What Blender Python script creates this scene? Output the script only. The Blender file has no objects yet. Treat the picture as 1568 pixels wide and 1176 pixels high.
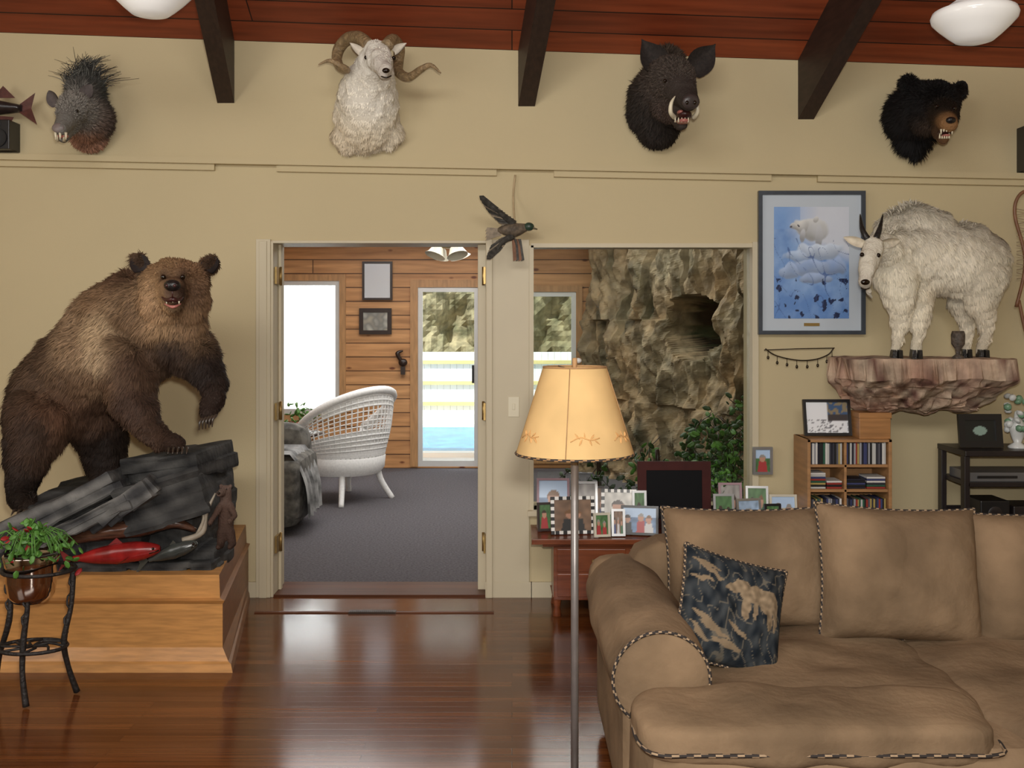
import bpy, math, random
import numpy as np
from mathutils import Vector, Matrix, noise
random.seed(7); rng=np.random.default_rng(7)
sc=bpy.context.scene
try:
    sc.view_settings.view_transform='Standard'; sc.view_settings.look='None'
except Exception as e: print(e)
CD=5.818; F=1524.4; EYE=1.58
def W(u,v,y):
    d=y+CD
    return Vector(((u-784)*d/F, y, EYE-(v-500)*d/F))
def S(y): return (y+CD)/F
def rot(ax,ay,az): 
    return (Matrix.Rotation(math.radians(az),3,'Z')@Matrix.Rotation(math.radians(ay),3,'Y')@Matrix.Rotation(math.radians(ax),3,'X'))
# ---------------------------------------------------------------- materials
def newmat(name):
    m=bpy.data.materials.new(name); m.use_nodes=True
    nt=m.node_tree; b=nt.nodes['Principled BSDF']; return m,nt,b
def c4(c): return (c[0],c[1],c[2],1)
def M(name,col,rough=.6,metal=0,noi=None,bump=None,spec=.5,col2=None,emit=None,stretch=(1,1,1),attr=False,coat=0,detail=4):
    m,nt,b=newmat(name); L=nt.links
    b.inputs['Roughness'].default_value=rough; b.inputs['Metallic'].default_value=metal
    b.inputs['Specular IOR Level'].default_value=spec
    b.inputs['Coat Weight'].default_value=coat
    b.inputs['Base Color'].default_value=c4(col)
    tc=nt.nodes.new('ShaderNodeTexCoord'); mp=nt.nodes.new('ShaderNodeMapping'); mp.inputs['Scale'].default_value=stretch
    L.new(tc.outputs['Object'],mp.inputs['Vector'])
    src=None
    if attr:
        a=nt.nodes.new('ShaderNodeAttribute'); a.attribute_name='Col'; src=a.outputs['Color']; L.new(src,b.inputs['Base Color'])
    if noi:
        n=nt.nodes.new('ShaderNodeTexNoise'); n.inputs['Scale'].default_value=noi[0]; n.inputs['Detail'].default_value=detail
        L.new(mp.outputs['Vector'],n.inputs['Vector'])
        r=nt.nodes.new('ShaderNodeValToRGB'); k=noi[1]
        r.color_ramp.elements[0].position=.35; r.color_ramp.elements[1].position=.65
        if attr:
            r.color_ramp.elements[0].color=(1-k,1-k,1-k,1); r.color_ramp.elements[1].color=(1,1,1,1)
            mx=nt.nodes.new('ShaderNodeMixRGB'); mx.blend_type='MULTIPLY'; mx.inputs[0].default_value=1
            L.new(src,mx.inputs[1]); L.new(r.outputs[0],mx.inputs[2]); L.new(n.outputs['Fac'],r.inputs[0]); L.new(mx.outputs[0],b.inputs['Base Color'])
        else:
            c2=col2 or tuple(x*(1-k) for x in col)
            r.color_ramp.elements[0].color=c4(c2); r.color_ramp.elements[1].color=c4(col)
            L.new(n.outputs['Fac'],r.inputs[0]); L.new(r.outputs[0],b.inputs['Base Color'])
    if bump:
        n2=nt.nodes.new('ShaderNodeTexNoise'); n2.inputs['Scale'].default_value=bump[0]; n2.inputs['Detail'].default_value=5
        L.new(mp.outputs['Vector'],n2.inputs['Vector'])
        bp=nt.nodes.new('ShaderNodeBump'); bp.inputs['Strength'].default_value=bump[1]; bp.inputs['Distance'].default_value=.02
        L.new(n2.outputs['Fac'],bp.inputs['Height']); L.new(bp.outputs[0],b.inputs['Normal'])
    if emit:
        b.inputs['Emission Color'].default_value=c4(emit[0]); b.inputs['Emission Strength'].default_value=emit[1]
    return m
def planks(name,c1,c2,cm,axes,bw,rh,mort,rough,grain=(2,60),coat=0,bumps=.2,knots=False,spec=.5):
    m,nt,b=newmat(name); L=nt.links
    tc=nt.nodes.new('ShaderNodeTexCoord'); sp=nt.nodes.new('ShaderNodeSeparateXYZ'); cb=nt.nodes.new('ShaderNodeCombineXYZ')
    L.new(tc.outputs['Object'],sp.inputs[0])
    L.new(sp.outputs[axes[0]],cb.inputs[0]); L.new(sp.outputs[axes[1]],cb.inputs[1])
    br=nt.nodes.new('ShaderNodeTexBrick'); br.offset=.37; br.offset_frequency=2
    for k,v in (('Scale',1),('Mortar Size',mort),('Mortar Smooth',.3),('Brick Width',bw),('Row Height',rh),('Bias',0)): br.inputs[k].default_value=v
    br.inputs['Color1'].default_value=c4(c1); br.inputs['Color2'].default_value=c4(c2); br.inputs['Mortar'].default_value=c4(cm)
    L.new(cb.outputs[0],br.inputs['Vector'])
    mp=nt.nodes.new('ShaderNodeMapping'); mp.inputs['Scale'].default_value=(grain[0],grain[1],1)
    L.new(cb.outputs[0],mp.inputs[0])
    n=nt.nodes.new('ShaderNodeTexNoise'); n.inputs['Scale'].default_value=1; n.inputs['Detail'].default_value=6
    L.new(mp.outputs[0],n.inputs['Vector'])
    r=nt.nodes.new('ShaderNodeValToRGB'); r.color_ramp.elements[0].position=.3; r.color_ramp.elements[0].color=(.55,.5,.45,1); r.color_ramp.elements[1].position=.7; r.color_ramp.elements[1].color=(1,1,1,1)
    L.new(n.outputs['Fac'],r.inputs[0])
    mx=nt.nodes.new('ShaderNodeMixRGB'); mx.blend_type='MULTIPLY'; mx.inputs[0].default_value=1
    L.new(br.outputs['Color'],mx.inputs[1]); L.new(r.outputs[0],mx.inputs[2]); out=mx.outputs[0]
    if knots:
        v=nt.nodes.new('ShaderNodeTexVoronoi'); v.inputs['Scale'].default_value=1
        mk=nt.nodes.new('ShaderNodeMapping'); mk.inputs['Scale'].default_value=(3.2,7,1); L.new(cb.outputs[0],mk.inputs[0]); L.new(mk.outputs[0],v.inputs['Vector'])
        r2=nt.nodes.new('ShaderNodeValToRGB'); r2.color_ramp.elements[0].position=.07; r2.color_ramp.elements[0].color=(.3,.15,.08,1); r2.color_ramp.elements[1].position=.14; r2.color_ramp.elements[1].color=(1,1,1,1)
        L.new(v.outputs['Distance'],r2.inputs[0])
        m2=nt.nodes.new('ShaderNodeMixRGB'); m2.blend_type='MULTIPLY'; m2.inputs[0].default_value=1
        L.new(out,m2.inputs[1]); L.new(r2.outputs[0],m2.inputs[2]); out=m2.outputs[0]
    L.new(out,b.inputs['Base Color']); b.inputs['Roughness'].default_value=rough; b.inputs['Coat Weight'].default_value=coat
    b.inputs['Specular IOR Level'].default_value=spec
    bp=nt.nodes.new('ShaderNodeBump'); bp.inputs['Strength'].default_value=bumps; bp.inputs['Distance'].default_value=.004; bp.invert=True
    L.new(br.outputs['Fac'],bp.inputs['Height']); L.new(bp.outputs[0],b.inputs['Normal'])
    return m
def glassmat(name,tint=(1,1,1),refl=.08):
    m=bpy.data.materials.new(name); m.use_nodes=True; nt=m.node_tree; nt.nodes.clear(); L=nt.links
    o=nt.nodes.new('ShaderNodeOutputMaterial'); t=nt.nodes.new('ShaderNodeBsdfTransparent'); g=nt.nodes.new('ShaderNodeBsdfGlossy'); mx=nt.nodes.new('ShaderNodeMixShader')
    t.inputs[0].default_value=c4(tint); g.inputs['Roughness'].default_value=.01; mx.inputs[0].default_value=refl
    L.new(t.outputs[0],mx.inputs[1]); L.new(g.outputs[0],mx.inputs[2]); L.new(mx.outputs[0],o.inputs[0]); return m
def transl(name,col,fac=.5):
    m=bpy.data.materials.new(name); m.use_nodes=True; nt=m.node_tree; nt.nodes.clear(); L=nt.links
    o=nt.nodes.new('ShaderNodeOutputMaterial'); t=nt.nodes.new('ShaderNodeBsdfTranslucent'); g=nt.nodes.new('ShaderNodeBsdfDiffuse'); mx=nt.nodes.new('ShaderNodeMixShader')
    n=nt.nodes.new('ShaderNodeTexNoise'); n.inputs['Scale'].default_value=9; r=nt.nodes.new('ShaderNodeValToRGB')
    r.color_ramp.elements[0].position=.3; r.color_ramp.elements[1].position=.7
    r.color_ramp.elements[0].color=c4([x*.85 for x in col]); r.color_ramp.elements[1].color=c4(col)
    tc=nt.nodes.new('ShaderNodeTexCoord'); L.new(tc.outputs['Object'],n.inputs['Vector'])
    L.new(n.outputs['Fac'],r.inputs[0]); L.new(r.outputs[0],t.inputs[0]); L.new(r.outputs[0],g.inputs[0]); mx.inputs[0].default_value=fac
    L.new(g.outputs[0],mx.inputs[1]); L.new(t.outputs[0],mx.inputs[2]); L.new(mx.outputs[0],o.inputs[0]); return m

VC=M('painted_attr',(1,1,1),.6,attr=True)
VCG=M('print_attr',(1,1,1),.35,attr=True)
HAIR=M('fur_attr',(1,1,1),.7,attr=True,spec=.15)
SKIN=M('skin_attr',(1,1,1),.8,attr=True,spec=.1,bump=(90,.5))
ROCKA=M('rock_attr',(1,1,1),.8,attr=True,noi=(9,.45),bump=(14,.8),spec=.3)
wallm=M('wall_paint',(.55,.46,.28),.75,noi=(1.2,.04),bump=(120,.05),spec=.25)
trimm=M('trim_paint',(.58,.51,.36),.5,noi=(3,.04),spec=.4)
floorm=planks('floor_wood',(.11,.034,.010),(.19,.064,.018),(.03,.01,.005),(0,1),1.5,.058,.0014,.15,coat=.0,spec=.5,bumps=.1)
ceilm=planks('ceiling_redwood',(.34,.07,.02),(.23,.045,.014),(.015,.004,.002),(0,1),4,.14,.004,.55,grain=(1.5,25))
logm=planks('pine_siding',(.62,.31,.12),(.70,.38,.16),(.16,.07,.025),(0,2),6,.155,.007,.5,grain=(1.5,18),knots=True,bumps=.6)
beamm=M('beam_dark',(.035,.017,.011),.55,noi=(6,.4),stretch=(8,1,8))
oak=M('oak',(.52,.25,.075),.4,noi=(7,.28),stretch=(1,6,9),bump=(30,.05))
pine=M('pine_shelf',(.42,.22,.09),.5,noi=(5,.25),stretch=(1,1,8))
oak_shade=M('oak_side_shaded',(.26,.11,.035),.45,noi=(7,.25),stretch=(6,1,9))  # darker copy of oak, shade of the pedestal's right side in the colour
mahog=M('mahogany',(.20,.055,.02),.25,noi=(5,.35),stretch=(1,4,8))
blackm=M('black_plastic',(.012,.011,.012),.35,noi=(4,.2))
blackw=M('black_laminate',(.02,.014,.014),.4,noi=(8,.3))
brass=M('brass',(.40,.27,.10),.4,.8,noi=(20,.2))
ironm=M('wrought_iron',(.035,.03,.028),.55,.5,noi=(30,.3),bump=(60,.4))
greym=M('lamp_pole_metal',(.20,.18,.17),.4,.5,noi=(20,.15))
whitem=M('white_enamel',(.85,.84,.80),.35,noi=(4,.03))
wickm=M('white_wicker',(.88,.88,.86),.6,noi=(60,.12))
carpet=M('carpet_grey',(.16,.15,.16),.95,noi=(60,.35),bump=(200,.6),spec=.05)
fabric=M('sofa_suede',(.255,.172,.102),.9,noi=(3.5,.42),bump=(28,.25),spec=.1,detail=8)
cordd=M('cord_dark',(.025,.018,.015),.8,noi=(60,.2)); cordl=M('cord_tan',(.36,.25,.15),.8,noi=(60,.2))
eyem=M('glass_eye',(.012,.006,.003),.05,noi=(10,.2)); nosem=M('nose_black',(.012,.01,.01),.25,noi=(40,.3),bump=(60,.3))
toothm=M('tooth_ivory',(.75,.68,.50),.3,noi=(20,.15)); gum=M('mouth_pink',(.45,.16,.13),.3,noi=(20,.3))
darkm=M('mouth_dark',(.05,.012,.01),.4,noi=(20,.3))
hornm=M('ram_horn',(.36,.25,.13),.45,noi=(40,.45),bump=(70,.6)); hornk=M('goat_horn',(.02,.018,.016),.35,noi=(30,.3),bump=(50,.4))
leafm=M('leaf_green',(.10,.26,.04),.5,noi=(12,.5)); leafd=M('leaf_dark',(.03,.09,.02),.5,noi=(12,.5)); redl=M('leaf_red',(.35,.02,.02),.5,noi=(12,.3))
glass=glassmat('window_glass',(.88,.90,.88),.06); dglass=glassmat('door_glass',(.95,.97,.96),.05)

# ---------------------------------------------------------------- geometry builder
class G:
    def __init__(s): s.v=[];s.f=[];s.m=[];s.s=[];s.c=[];s.hc=False
    def add(s,vs,fs,mi=0,sm=False,col=None):
        o=len(s.v); s.v+= [tuple(x) for x in vs]
        for f in fs: s.f.append([i+o for i in f]); s.s.append(sm)
        if isinstance(mi,list): s.m+=mi
        else: s.m+=[mi]*len(fs)
        if col is None: s.c+=[(1,1,1)]*len(vs)
        elif isinstance(col,list): s.c+=col; s.hc=True
        else: s.c+=[tuple(col)]*len(vs); s.hc=True
    def box(s,c,d,mi=0,R=None,col=None,taper=None):
        c=Vector(c); vs=[]
        for z in(-1,1):
            for y in(-1,1):
                for x in(-1,1):
                    k=1 if not taper or z<0 else taper
                    p=Vector((x*d[0]/2*k,y*d[1]/2*k,z*d[2]/2)); vs.append(c+(R@p if R else p))
        s.add(vs,[(0,2,3,1),(4,5,7,6),(0,1,5,4),(2,6,7,3),(0,4,6,2),(1,3,7,5)],mi,False,col)
    def bb(s,x0,x1,y0,y1,z0,z1,mi=0,col=None): s.box(((x0+x1)/2,(y0+y1)/2,(z0+z1)/2),(abs(x1-x0),abs(y1-y0),abs(z1-z0)),mi,None,col)
    def quad(s,a,b,c,d,mi=0,col=None): s.add([a,b,c,d],[(0,1,2,3)],mi,False,col)
    def sph(s,c,r,mi=0,R=None,n=14,col=None,fn=None):
        if not hasattr(r,'__len__'): r=(r,r,r)
        c=Vector(c);vs=[];fs=[];h=n//2+1
        for i in range(h+1):
            t=math.pi*i/h
            for j in range(n):
                a=2*math.pi*j/n; p=Vector((math.sin(t)*math.cos(a)*r[0],math.sin(t)*math.sin(a)*r[1],math.cos(t)*r[2]))
                if fn:p=fn(p)
                vs.append(c+(R@p if R else p))
        for i in range(h):
            for j in range(n): fs.append((i*n+j,(i+1)*n+j,(i+1)*n+(j+1)%n,i*n+(j+1)%n))
        s.add(vs,fs,mi,True,col)
    def tube(s,pts,rad,mi=0,n=8,sub=5,closed=False,alt=None,col=None,smooth=True,flat=1.0):
        pts=[Vector(p) for p in pts]
        if not hasattr(rad,'__len__'): rad=[rad]*len(pts)
        P=[];Rr=[];N=len(pts)
        if sub>1:
            rng_=range(N if closed else N-1)
            for i in rng_:
                if closed: a,b,c,d=pts[i-1],pts[i],pts[(i+1)%N],pts[(i+2)%N]
                else: a=pts[max(i-1,0)];b=pts[i];c=pts[i+1];d=pts[min(i+2,N-1)]
                for k in range(sub):
                    t=k/sub
                    P.append(.5*((2*b)+(c-a)*t+(2*a-5*b+4*c-d)*t*t+(3*b-a-3*c+d)*t**3)); Rr.append(rad[i]*(1-t)+rad[(i+1)%N]*t)
            if not closed: P.append(pts[-1]);Rr.append(rad[-1])
        else: P=pts;Rr=list(rad)
        K=len(P);vs=[];fs=[];ms=[]
        nrm=None
        for i in range(K):
            if closed: T=P[(i+1)%K]-P[i-1]
            else: T=P[min(i+1,K-1)]-P[max(i-1,0)]
            if T.length<1e-9:T=Vector((0,0,1))
            T.normalize()
            if nrm is None:
                nrm=T.cross(Vector((0,0,1)) if abs(T.z)<.9 else Vector((1,0,0))).normalized()
            else:
                nrm=(nrm-T*nrm.dot(T)); nrm=nrm.normalized() if nrm.length>1e-6 else T.orthogonal().normalized()
            B=T.cross(nrm)
            for j in range(n):
                a=2*math.pi*j/n; vs.append(P[i]+(nrm*math.cos(a)+B*math.sin(a)*flat)*Rr[i])
        for i in range(K if closed else K-1):
            for j in range(n):
                a=i*n+j;b=i*n+(j+1)%n;c=((i+1)%K)*n+(j+1)%n;d=((i+1)%K)*n+j
                fs.append((a,b,c,d)); ms.append(mi if not alt else (mi if ((i+j)//1)%3 else alt))
        if not closed:
            fs.append(tuple(range(n-1,-1,-1)));fs.append(tuple((K-1)*n+j for j in range(n)));ms+=[mi,mi]
        s.add(vs,fs,ms,smooth,col)
    def lathe(s,prof,c,mi=0,n=28,R=None,col=None,smooth=True,sx=1,sy=1):
        c=Vector(c);vs=[];fs=[]
        for r,z in prof:
            for j in range(n):
                a=2*math.pi*j/n;p=Vector((r*math.cos(a)*sx,r*math.sin(a)*sy,z));vs.append(c+(R@p if R else p))
        for i in range(len(prof)-1):
            for j in range(n): fs.append((i*n+j,i*n+(j+1)%n,(i+1)*n+(j+1)%n,(i+1)*n+j))
        s.add(vs,fs,mi,smooth,col)
    def grid(s,fn,nu,nv,mi=0,sm=True,colfn=None):
        vs=[];cs=[];fs=[]
        for j in range(nv+1):
            for i in range(nu+1):
                u=i/nu;v=j/nv;vs.append(fn(u,v))
                if colfn: cs.append(tuple(colfn(u,v)))
        for j in range(nv):
            for i in range(nu):
                a=j*(nu+1)+i;fs.append((a,a+1,a+nu+2,a+nu+1))
        s.add(vs,fs,mi,sm,cs if colfn else None)
    def sbox(s,c,d,k=6,n=12,mi=0,R=None,wob=0,seed=0,disp=None,col=None,sm=True):
        c=Vector(c)
        for ax in range(3):
            for sg in(-1,1):
                vs=[];fs=[];cs=[]
                for j in range(n+1):
                    for i in range(n+1):
                        a=math.tan((i/n*2-1)*math.pi/4);b=math.tan((j/n*2-1)*math.pi/4);p=[0,0,0];p[ax]=sg;p[(ax+1)%3]=a;p[(ax+2)%3]=b
                        L=(abs(p[0])**k+abs(p[1])**k+abs(p[2])**k)**(1/k);p=Vector(p)/L
                        q=Vector((p.x*d[0]/2,p.y*d[1]/2,p.z*d[2]/2))
                        if wob: q+=p.normalized()*noise.noise(q*6+Vector((seed*3.1,0,0)))*wob
                        if disp: q=disp(q,p)
                        w=c+(R@q if R else q);vs.append(w)
                        if callable(col): cs.append(col(w))
                for j in range(n):
                    for i in range(n):
                        a=j*(n+1)+i;f=(a,a+1,a+n+2,a+n+1);fs.append(f if sg>0 else f[::-1])
                s.add(vs,fs,mi,sm,cs if callable(col) else col)
    def pillow(s,c,w,h,t,R,mi=0,n=18,colfn=None,cord=None,cmi=1,calt=2):
        c=Vector(c)
        def pt(a,b,sg):
            th=t/2*max(0,(1-abs(a)**3.2))**.5*max(0,(1-abs(b)**3.2))**.5
            x=a*w/2*(1-.07*(1-b*b)*a*a);z=b*h/2*(1-.07*(1-a*a)*b*b)
            wr=(noise.noise(Vector((a*2.2+w*9,b*2.2,sg)))*.02+noise.noise(Vector((a*5+w*9,b*3,sg)))*.010)*(1-abs(a)**3)*(1-abs(b)**3)
            return c+R@Vector((x,sg*(th+wr),z))
        for sg in(-1,1):
            s.grid(lambda u,v:pt(u*2-1,v*2-1,sg),n,n,mi,True,colfn)
        if cord:
            e=[]
            m=20
            for i in range(m): e.append(pt(-1+2*i/m,-1,1))
            for i in range(m): e.append(pt(1,-1+2*i/m,1))
            for i in range(m): e.append(pt(1-2*i/m,1,1))
            for i in range(m): e.append(pt(-1,1-2*i/m,1))
            s.tube(e,cord,cmi,6,3,True,alt=calt)
    def ear(s,base,tip,width,face,mi=0,cup=.25,pointy=.8,col=None):
        base=Vector(base);tip=Vector(tip);ax=tip-base;L=ax.length;a=ax.normalized();f=Vector(face);f=(f-a*f.dot(a)).normalized();w=a.cross(f)
        for sg in(0,1):
            def fn(u,v):
                x=u*2-1;hw=width/2*(math.sin(math.pi*min(1,(v*(1-.28)+.28)))**pointy)
                return base+a*(L*v)+w*(x*hw)+f*(abs(x)**2*hw*cup*1.6-sg*.008-.01*v)
            s.grid(fn,8,10,mi,True,(lambda u,v:col) if col else None)
    def build(s,name,mats,parent=None,bevel=0,auto=False,solid=0,origin=True):
        vs=np.array(s.v,dtype=float)
        if origin: o=Vector(((vs[:,0].min()+vs[:,0].max())/2,(vs[:,1].min()+vs[:,1].max())/2,vs[:,2].min()))
        else:o=Vector((0,0,0))
        me=bpy.data.meshes.new(name); me.from_pydata([tuple(x) for x in (vs-np.array(o))],[],s.f)
        for m in (mats if isinstance(mats,(list,tuple)) else [mats]): me.materials.append(m)
        me.polygons.foreach_set('material_index',s.m); me.polygons.foreach_set('use_smooth',s.s)
        if s.hc:
            a=me.color_attributes.new('Col','FLOAT_COLOR','POINT'); a.data.foreach_set('color',np.c_[np.array(s.c,dtype=float),np.ones(len(s.c))].ravel())
        me.update()
        ob=bpy.data.objects.new(name,me); sc.collection.objects.link(ob)
        ob.location=o
        if parent:
            ob.parent=parent; ob.matrix_parent_inverse=Matrix.Translation(-parent.location)
        if bevel:
            b=ob.modifiers.new('b','BEVEL');b.width=bevel;b.segments=2;b.limit_method='ANGLE'
        return ob
def empty(name,loc):
    e=bpy.data.objects.new(name,None);e.location=loc;e.empty_display_size=.05;sc.collection.objects.link(e);return e

# ---------------------------------------------------------------- fur animals
def pal_eval(pal,P):
    pos=np.array([p[0] for p in pal]);col=np.array([p[1] for p in pal]);ln=np.array([p[2] for p in pal]);rad=np.array([p[3] if len(p)>3 else 1. for p in pal])
    d2=((P[:,None,:]-pos[None])**2).sum(2)/(rad**2)
    w=1/(d2+1e-5)**2.2; w/=w.sum(1,keepdims=True)
    return w@col,w@ln
def bodymesh(name,chains,voxel,smooth,pal,parent,extra=None,lump=0):
    g=G()
    for ch in chains:
        for i in range(max(1,len(ch)-1)):
            a=ch[i];b=ch[min(i+1,len(ch)-1)]
            pa,pb=W(*a[:3]),W(*b[:3]);ra,rb=a[3]*S(a[2]),b[3]*S(b[2])
            n=max(1,int((pa-pb).length/(.22*min(ra,rb)))) if len(ch)>1 else 1
            for k in range(n+1):
                t=k/n; g.sph(pa.lerp(pb,t),ra*(1-t)+rb*t,n=16)
    if extra: extra(g)
    ob=g.build(name,[SKIN],origin=False)
    m=ob.modifiers.new('r','REMESH');m.mode='VOXEL';m.voxel_size=voxel;m.use_smooth_shade=True
    if smooth:
        m=ob.modifiers.new('s','SMOOTH');m.factor=.5;m.iterations=smooth
    dg=bpy.context.evaluated_depsgraph_get();dg.update()
    me=bpy.data.meshes.new_from_object(ob.evaluated_get(dg))
    ob.modifiers.clear();ob.data=me
    n=len(me.vertices);co=np.empty(n*3);me.vertices.foreach_get('co',co);co=co.reshape(-1,3)
    if lump:
        no=np.empty(n*3);me.vertices.foreach_get('normal',no);no=no.reshape(-1,3)
        d=np.array([noise.noise(Vector(c)*14)+.5*noise.noise(Vector(c)*30) for c in co]);co=co+no*(d*lump)[:,None];me.vertices.foreach_set('co',co.ravel())
    c,l=pal_eval(pal,co)
    if 'Col' in me.color_attributes: me.color_attributes.remove(me.color_attributes['Col'])
    a=me.color_attributes.new('Col','FLOAT_COLOR','POINT');a.data.foreach_set('color',np.c_[c*.85,np.ones(n)].ravel())
    me.materials.clear();me.materials.append(SKIN)
    me.polygons.foreach_set('use_smooth',[True]*len(me.polygons));me.update()
    if parent: ob.parent=parent;ob.matrix_parent_inverse=Matrix.Translation(-parent.location)
    return ob
def fur(ob,name,n,pal,nose,width,parent,down=.5,lift=.35,away=.6,jit=.18,flow=(0,0,0),minl=.004,cvar=.35):
    me=ob.data;me.calc_loop_triangles();T=len(me.loop_triangles);tr=np.empty(T*3,dtype=np.int32);me.loop_triangles.foreach_get('vertices',tr);tr=tr.reshape(-1,3)
    co=np.empty(len(me.vertices)*3);me.vertices.foreach_get('co',co);co=co.reshape(-1,3)
    A,B,C=co[tr[:,0]],co[tr[:,1]],co[tr[:,2]];cr=np.cross(B-A,C-A);ar=np.linalg.norm(cr,axis=1);nn=cr/(ar[:,None]+1e-12)
    idx=rng.choice(T,n,p=ar/ar.sum());r1=np.sqrt(rng.random(n));r2=rng.random(n)
    P=A[idx]*(1-r1)[:,None]+B[idx]*(r1*(1-r2))[:,None]+C[idx]*(r1*r2)[:,None];N=nn[idx]
    c,l=pal_eval(pal,P);keep=l>minl;P,N,c,l=P[keep],N[keep],c[keep],l[keep];n=len(P)
    aw=P-np.array(nose);aw/=np.linalg.norm(aw,axis=1,keepdims=True)+1e-9
    fl=aw*away+np.array([0,0,-1.])*down+np.array(flow)+rng.normal(0,jit,(n,3))
    fl-=N*(fl*N).sum(1,keepdims=True)
    D=fl+N*lift;D/=np.linalg.norm(D,axis=1,keepdims=True)
    Wd=np.cross(D,N);Wd/=np.linalg.norm(Wd,axis=1,keepdims=True)+1e-9
    L=(l*rng.uniform(.6,1.25,n))[:,None];w=width*rng.uniform(.7,1.3,n)[:,None]
    D2=D+np.array([0,0,-.35])*down-N*.25;D2/=np.linalg.norm(D2,axis=1,keepdims=True)
    b=P-N*.004;mid=b+D*L*.55;tip=mid+D2*L*.5
    V=np.stack([b-Wd*w,b+Wd*w,mid+Wd*w*.7,mid-Wd*w*.7,tip],1).reshape(-1,3)
    m=bpy.data.meshes.new(name);m.vertices.add(n*5);m.vertices.foreach_set('co',V.ravel())
    base=(np.arange(n)*5)[:,None];li=np.concatenate([base+np.array([[0,1,2,3]]),base+np.array([[3,2,4]])],1).ravel().astype(np.int32)
    m.loops.add(n*7);m.loops.foreach_set('vertex_index',li)
    st=np.stack([np.arange(n)*7,np.arange(n)*7+4],1).ravel().astype(np.int32)
    m.polygons.add(n*2);m.polygons.foreach_set('loop_start',st)
    try: m.polygons.foreach_set('loop_total',np.tile([4,3],n).astype(np.int32))
    except Exception: pass
    m.update(calc_edges=True);m.validate()
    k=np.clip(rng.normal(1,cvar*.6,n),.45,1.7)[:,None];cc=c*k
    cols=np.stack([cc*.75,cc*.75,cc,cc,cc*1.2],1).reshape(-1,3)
    a=m.color_attributes.new('Col','FLOAT_COLOR','POINT');a.data.foreach_set('color',np.c_[cols,np.ones(len(cols))].ravel())
    m.materials.append(HAIR)
    o=bpy.data.objects.new(name,m);sc.collection.objects.link(o)
    if parent: o.parent=parent;o.matrix_parent_inverse=Matrix.Translation(-parent.location)
    return o
def P_(l): return [(tuple(W(*a[:3])),a[3],a[4],a[5] if len(a)>5 else 1.) for a in l]

# ================================================================ ROOM SHELL
def holes_wall(name,x0,x1,z0,z1,y0,y1,holes,mat,extra=None):
    g=G();xs=sorted(set([x0,x1]+[h[0] for h in holes]+[h[1] for h in holes]))
    for a,b in zip(xs[:-1],xs[1:]):
        seg=[(z0,z1)]
        for h in holes:
            if h[0]<=a+1e-6 and h[1]>=b-1e-6:
                ns=[]
                for s0,s1 in seg:
                    if h[2]>s0: ns.append((s0,min(h[2],s1)))
                    if h[3]<s1: ns.append((max(h[3],s0),s1))
                seg=ns
        for s0,s1 in seg:
            if s1-s0>1e-4: g.bb(a,b,y0,y1,s0,s1)
    if extra: extra(g)
    return g.build(name,[mat],origin=False)
XL,XR=-3.9,3.9
def zc(x,y): 
    r=-y if y>-4.2 else 8.4+y
    return 3.194-.0347*x+.545*r
DX0,DX1,DZ=-1.397,-.149,2.078
WX0,WX1,WZ0,WZ1=.111,1.416,.51,2.053
def topw(g):
    vs=[]
    for y in(0,.27):
        for x in(XL,XR): vs+=[(x,y,3.0),(x,y,zc(x,0)+.02)]
    g.add(vs,[(0,2,3,1),(4,5,7,6),(1,3,7,5),(0,1,5,4),(2,6,7,3)])
holes_wall('wall_back',XL,XR,0,3.0,0,.27,[(DX0,DX1,0,DZ),(WX0,WX1,WZ0,WZ1)],wallm,topw)
def side(name,x0,x1):
    g=G();ys=[.27,0,-4.2,-8.4];v=[]
    for x in(x0,x1):
        for y in ys: v+=[(x,y,0),(x,y,zc(x,min(y,0)))]
    f=[]
    for i in range(3):
        a=2*i; f+=[(a,a+2,a+3,a+1),(a+8,a+9,a+11,a+10),(a+1,a+3,a+11,a+9)]
    g.add(v,f);g.build(name,[wallm],origin=False)
side('wall_left',XL-.12,XL);side('wall_right',XR,XR+.12)
g=G();g.bb(XL,XR,-8.52,-8.4,0,3.4);g.build('wall_front',[wallm],origin=False)
g=G();g.bb(XL,XR,-8.4,.30,-.1,0);g.build('floor',[floorm],origin=False)
g=G()
for a,b in((0,-4.2),(-4.2,-8.4)):
    v=[(XL,a,zc(XL,a)),(XR,a,zc(XR,a)),(XR,b,zc(XR,b)),(XL,b,zc(XL,b))]
    g.add(v+[(p[0],p[1],p[2]+.08) for p in v],[(0,1,2,3),(4,7,6,5),(0,4,5,1),(3,2,6,7)])
g.build('ceiling',[ceilm],origin=False)
# beams
for i,(xc,zb,w) in enumerate(((-1.672,2.885,.10),(.085,2.866,.098),(1.717,2.79,.092))):
    g=G();sk=.127
    for (ya,yb) in((-.001,-4.2),):
        vs=[]
        for y in(ya,yb):
            x=xc-sk*y;z=zb-.545*y;zt=zc(x,y)+.03
            vs+=[(x-w/2,y,z),(x+w/2,y,z),(x+w/2,y,zt),(x-w/2,y,zt)]
        g.add(vs,[(0,1,2,3),(4,7,6,5),(0,4,5,1),(1,5,6,2),(3,2,6,7),(0,3,7,4)])
    g.build('ceiling_beam' if i==0 else 'ceiling_beam.%03d'%i,[beamm],origin=False)
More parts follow.
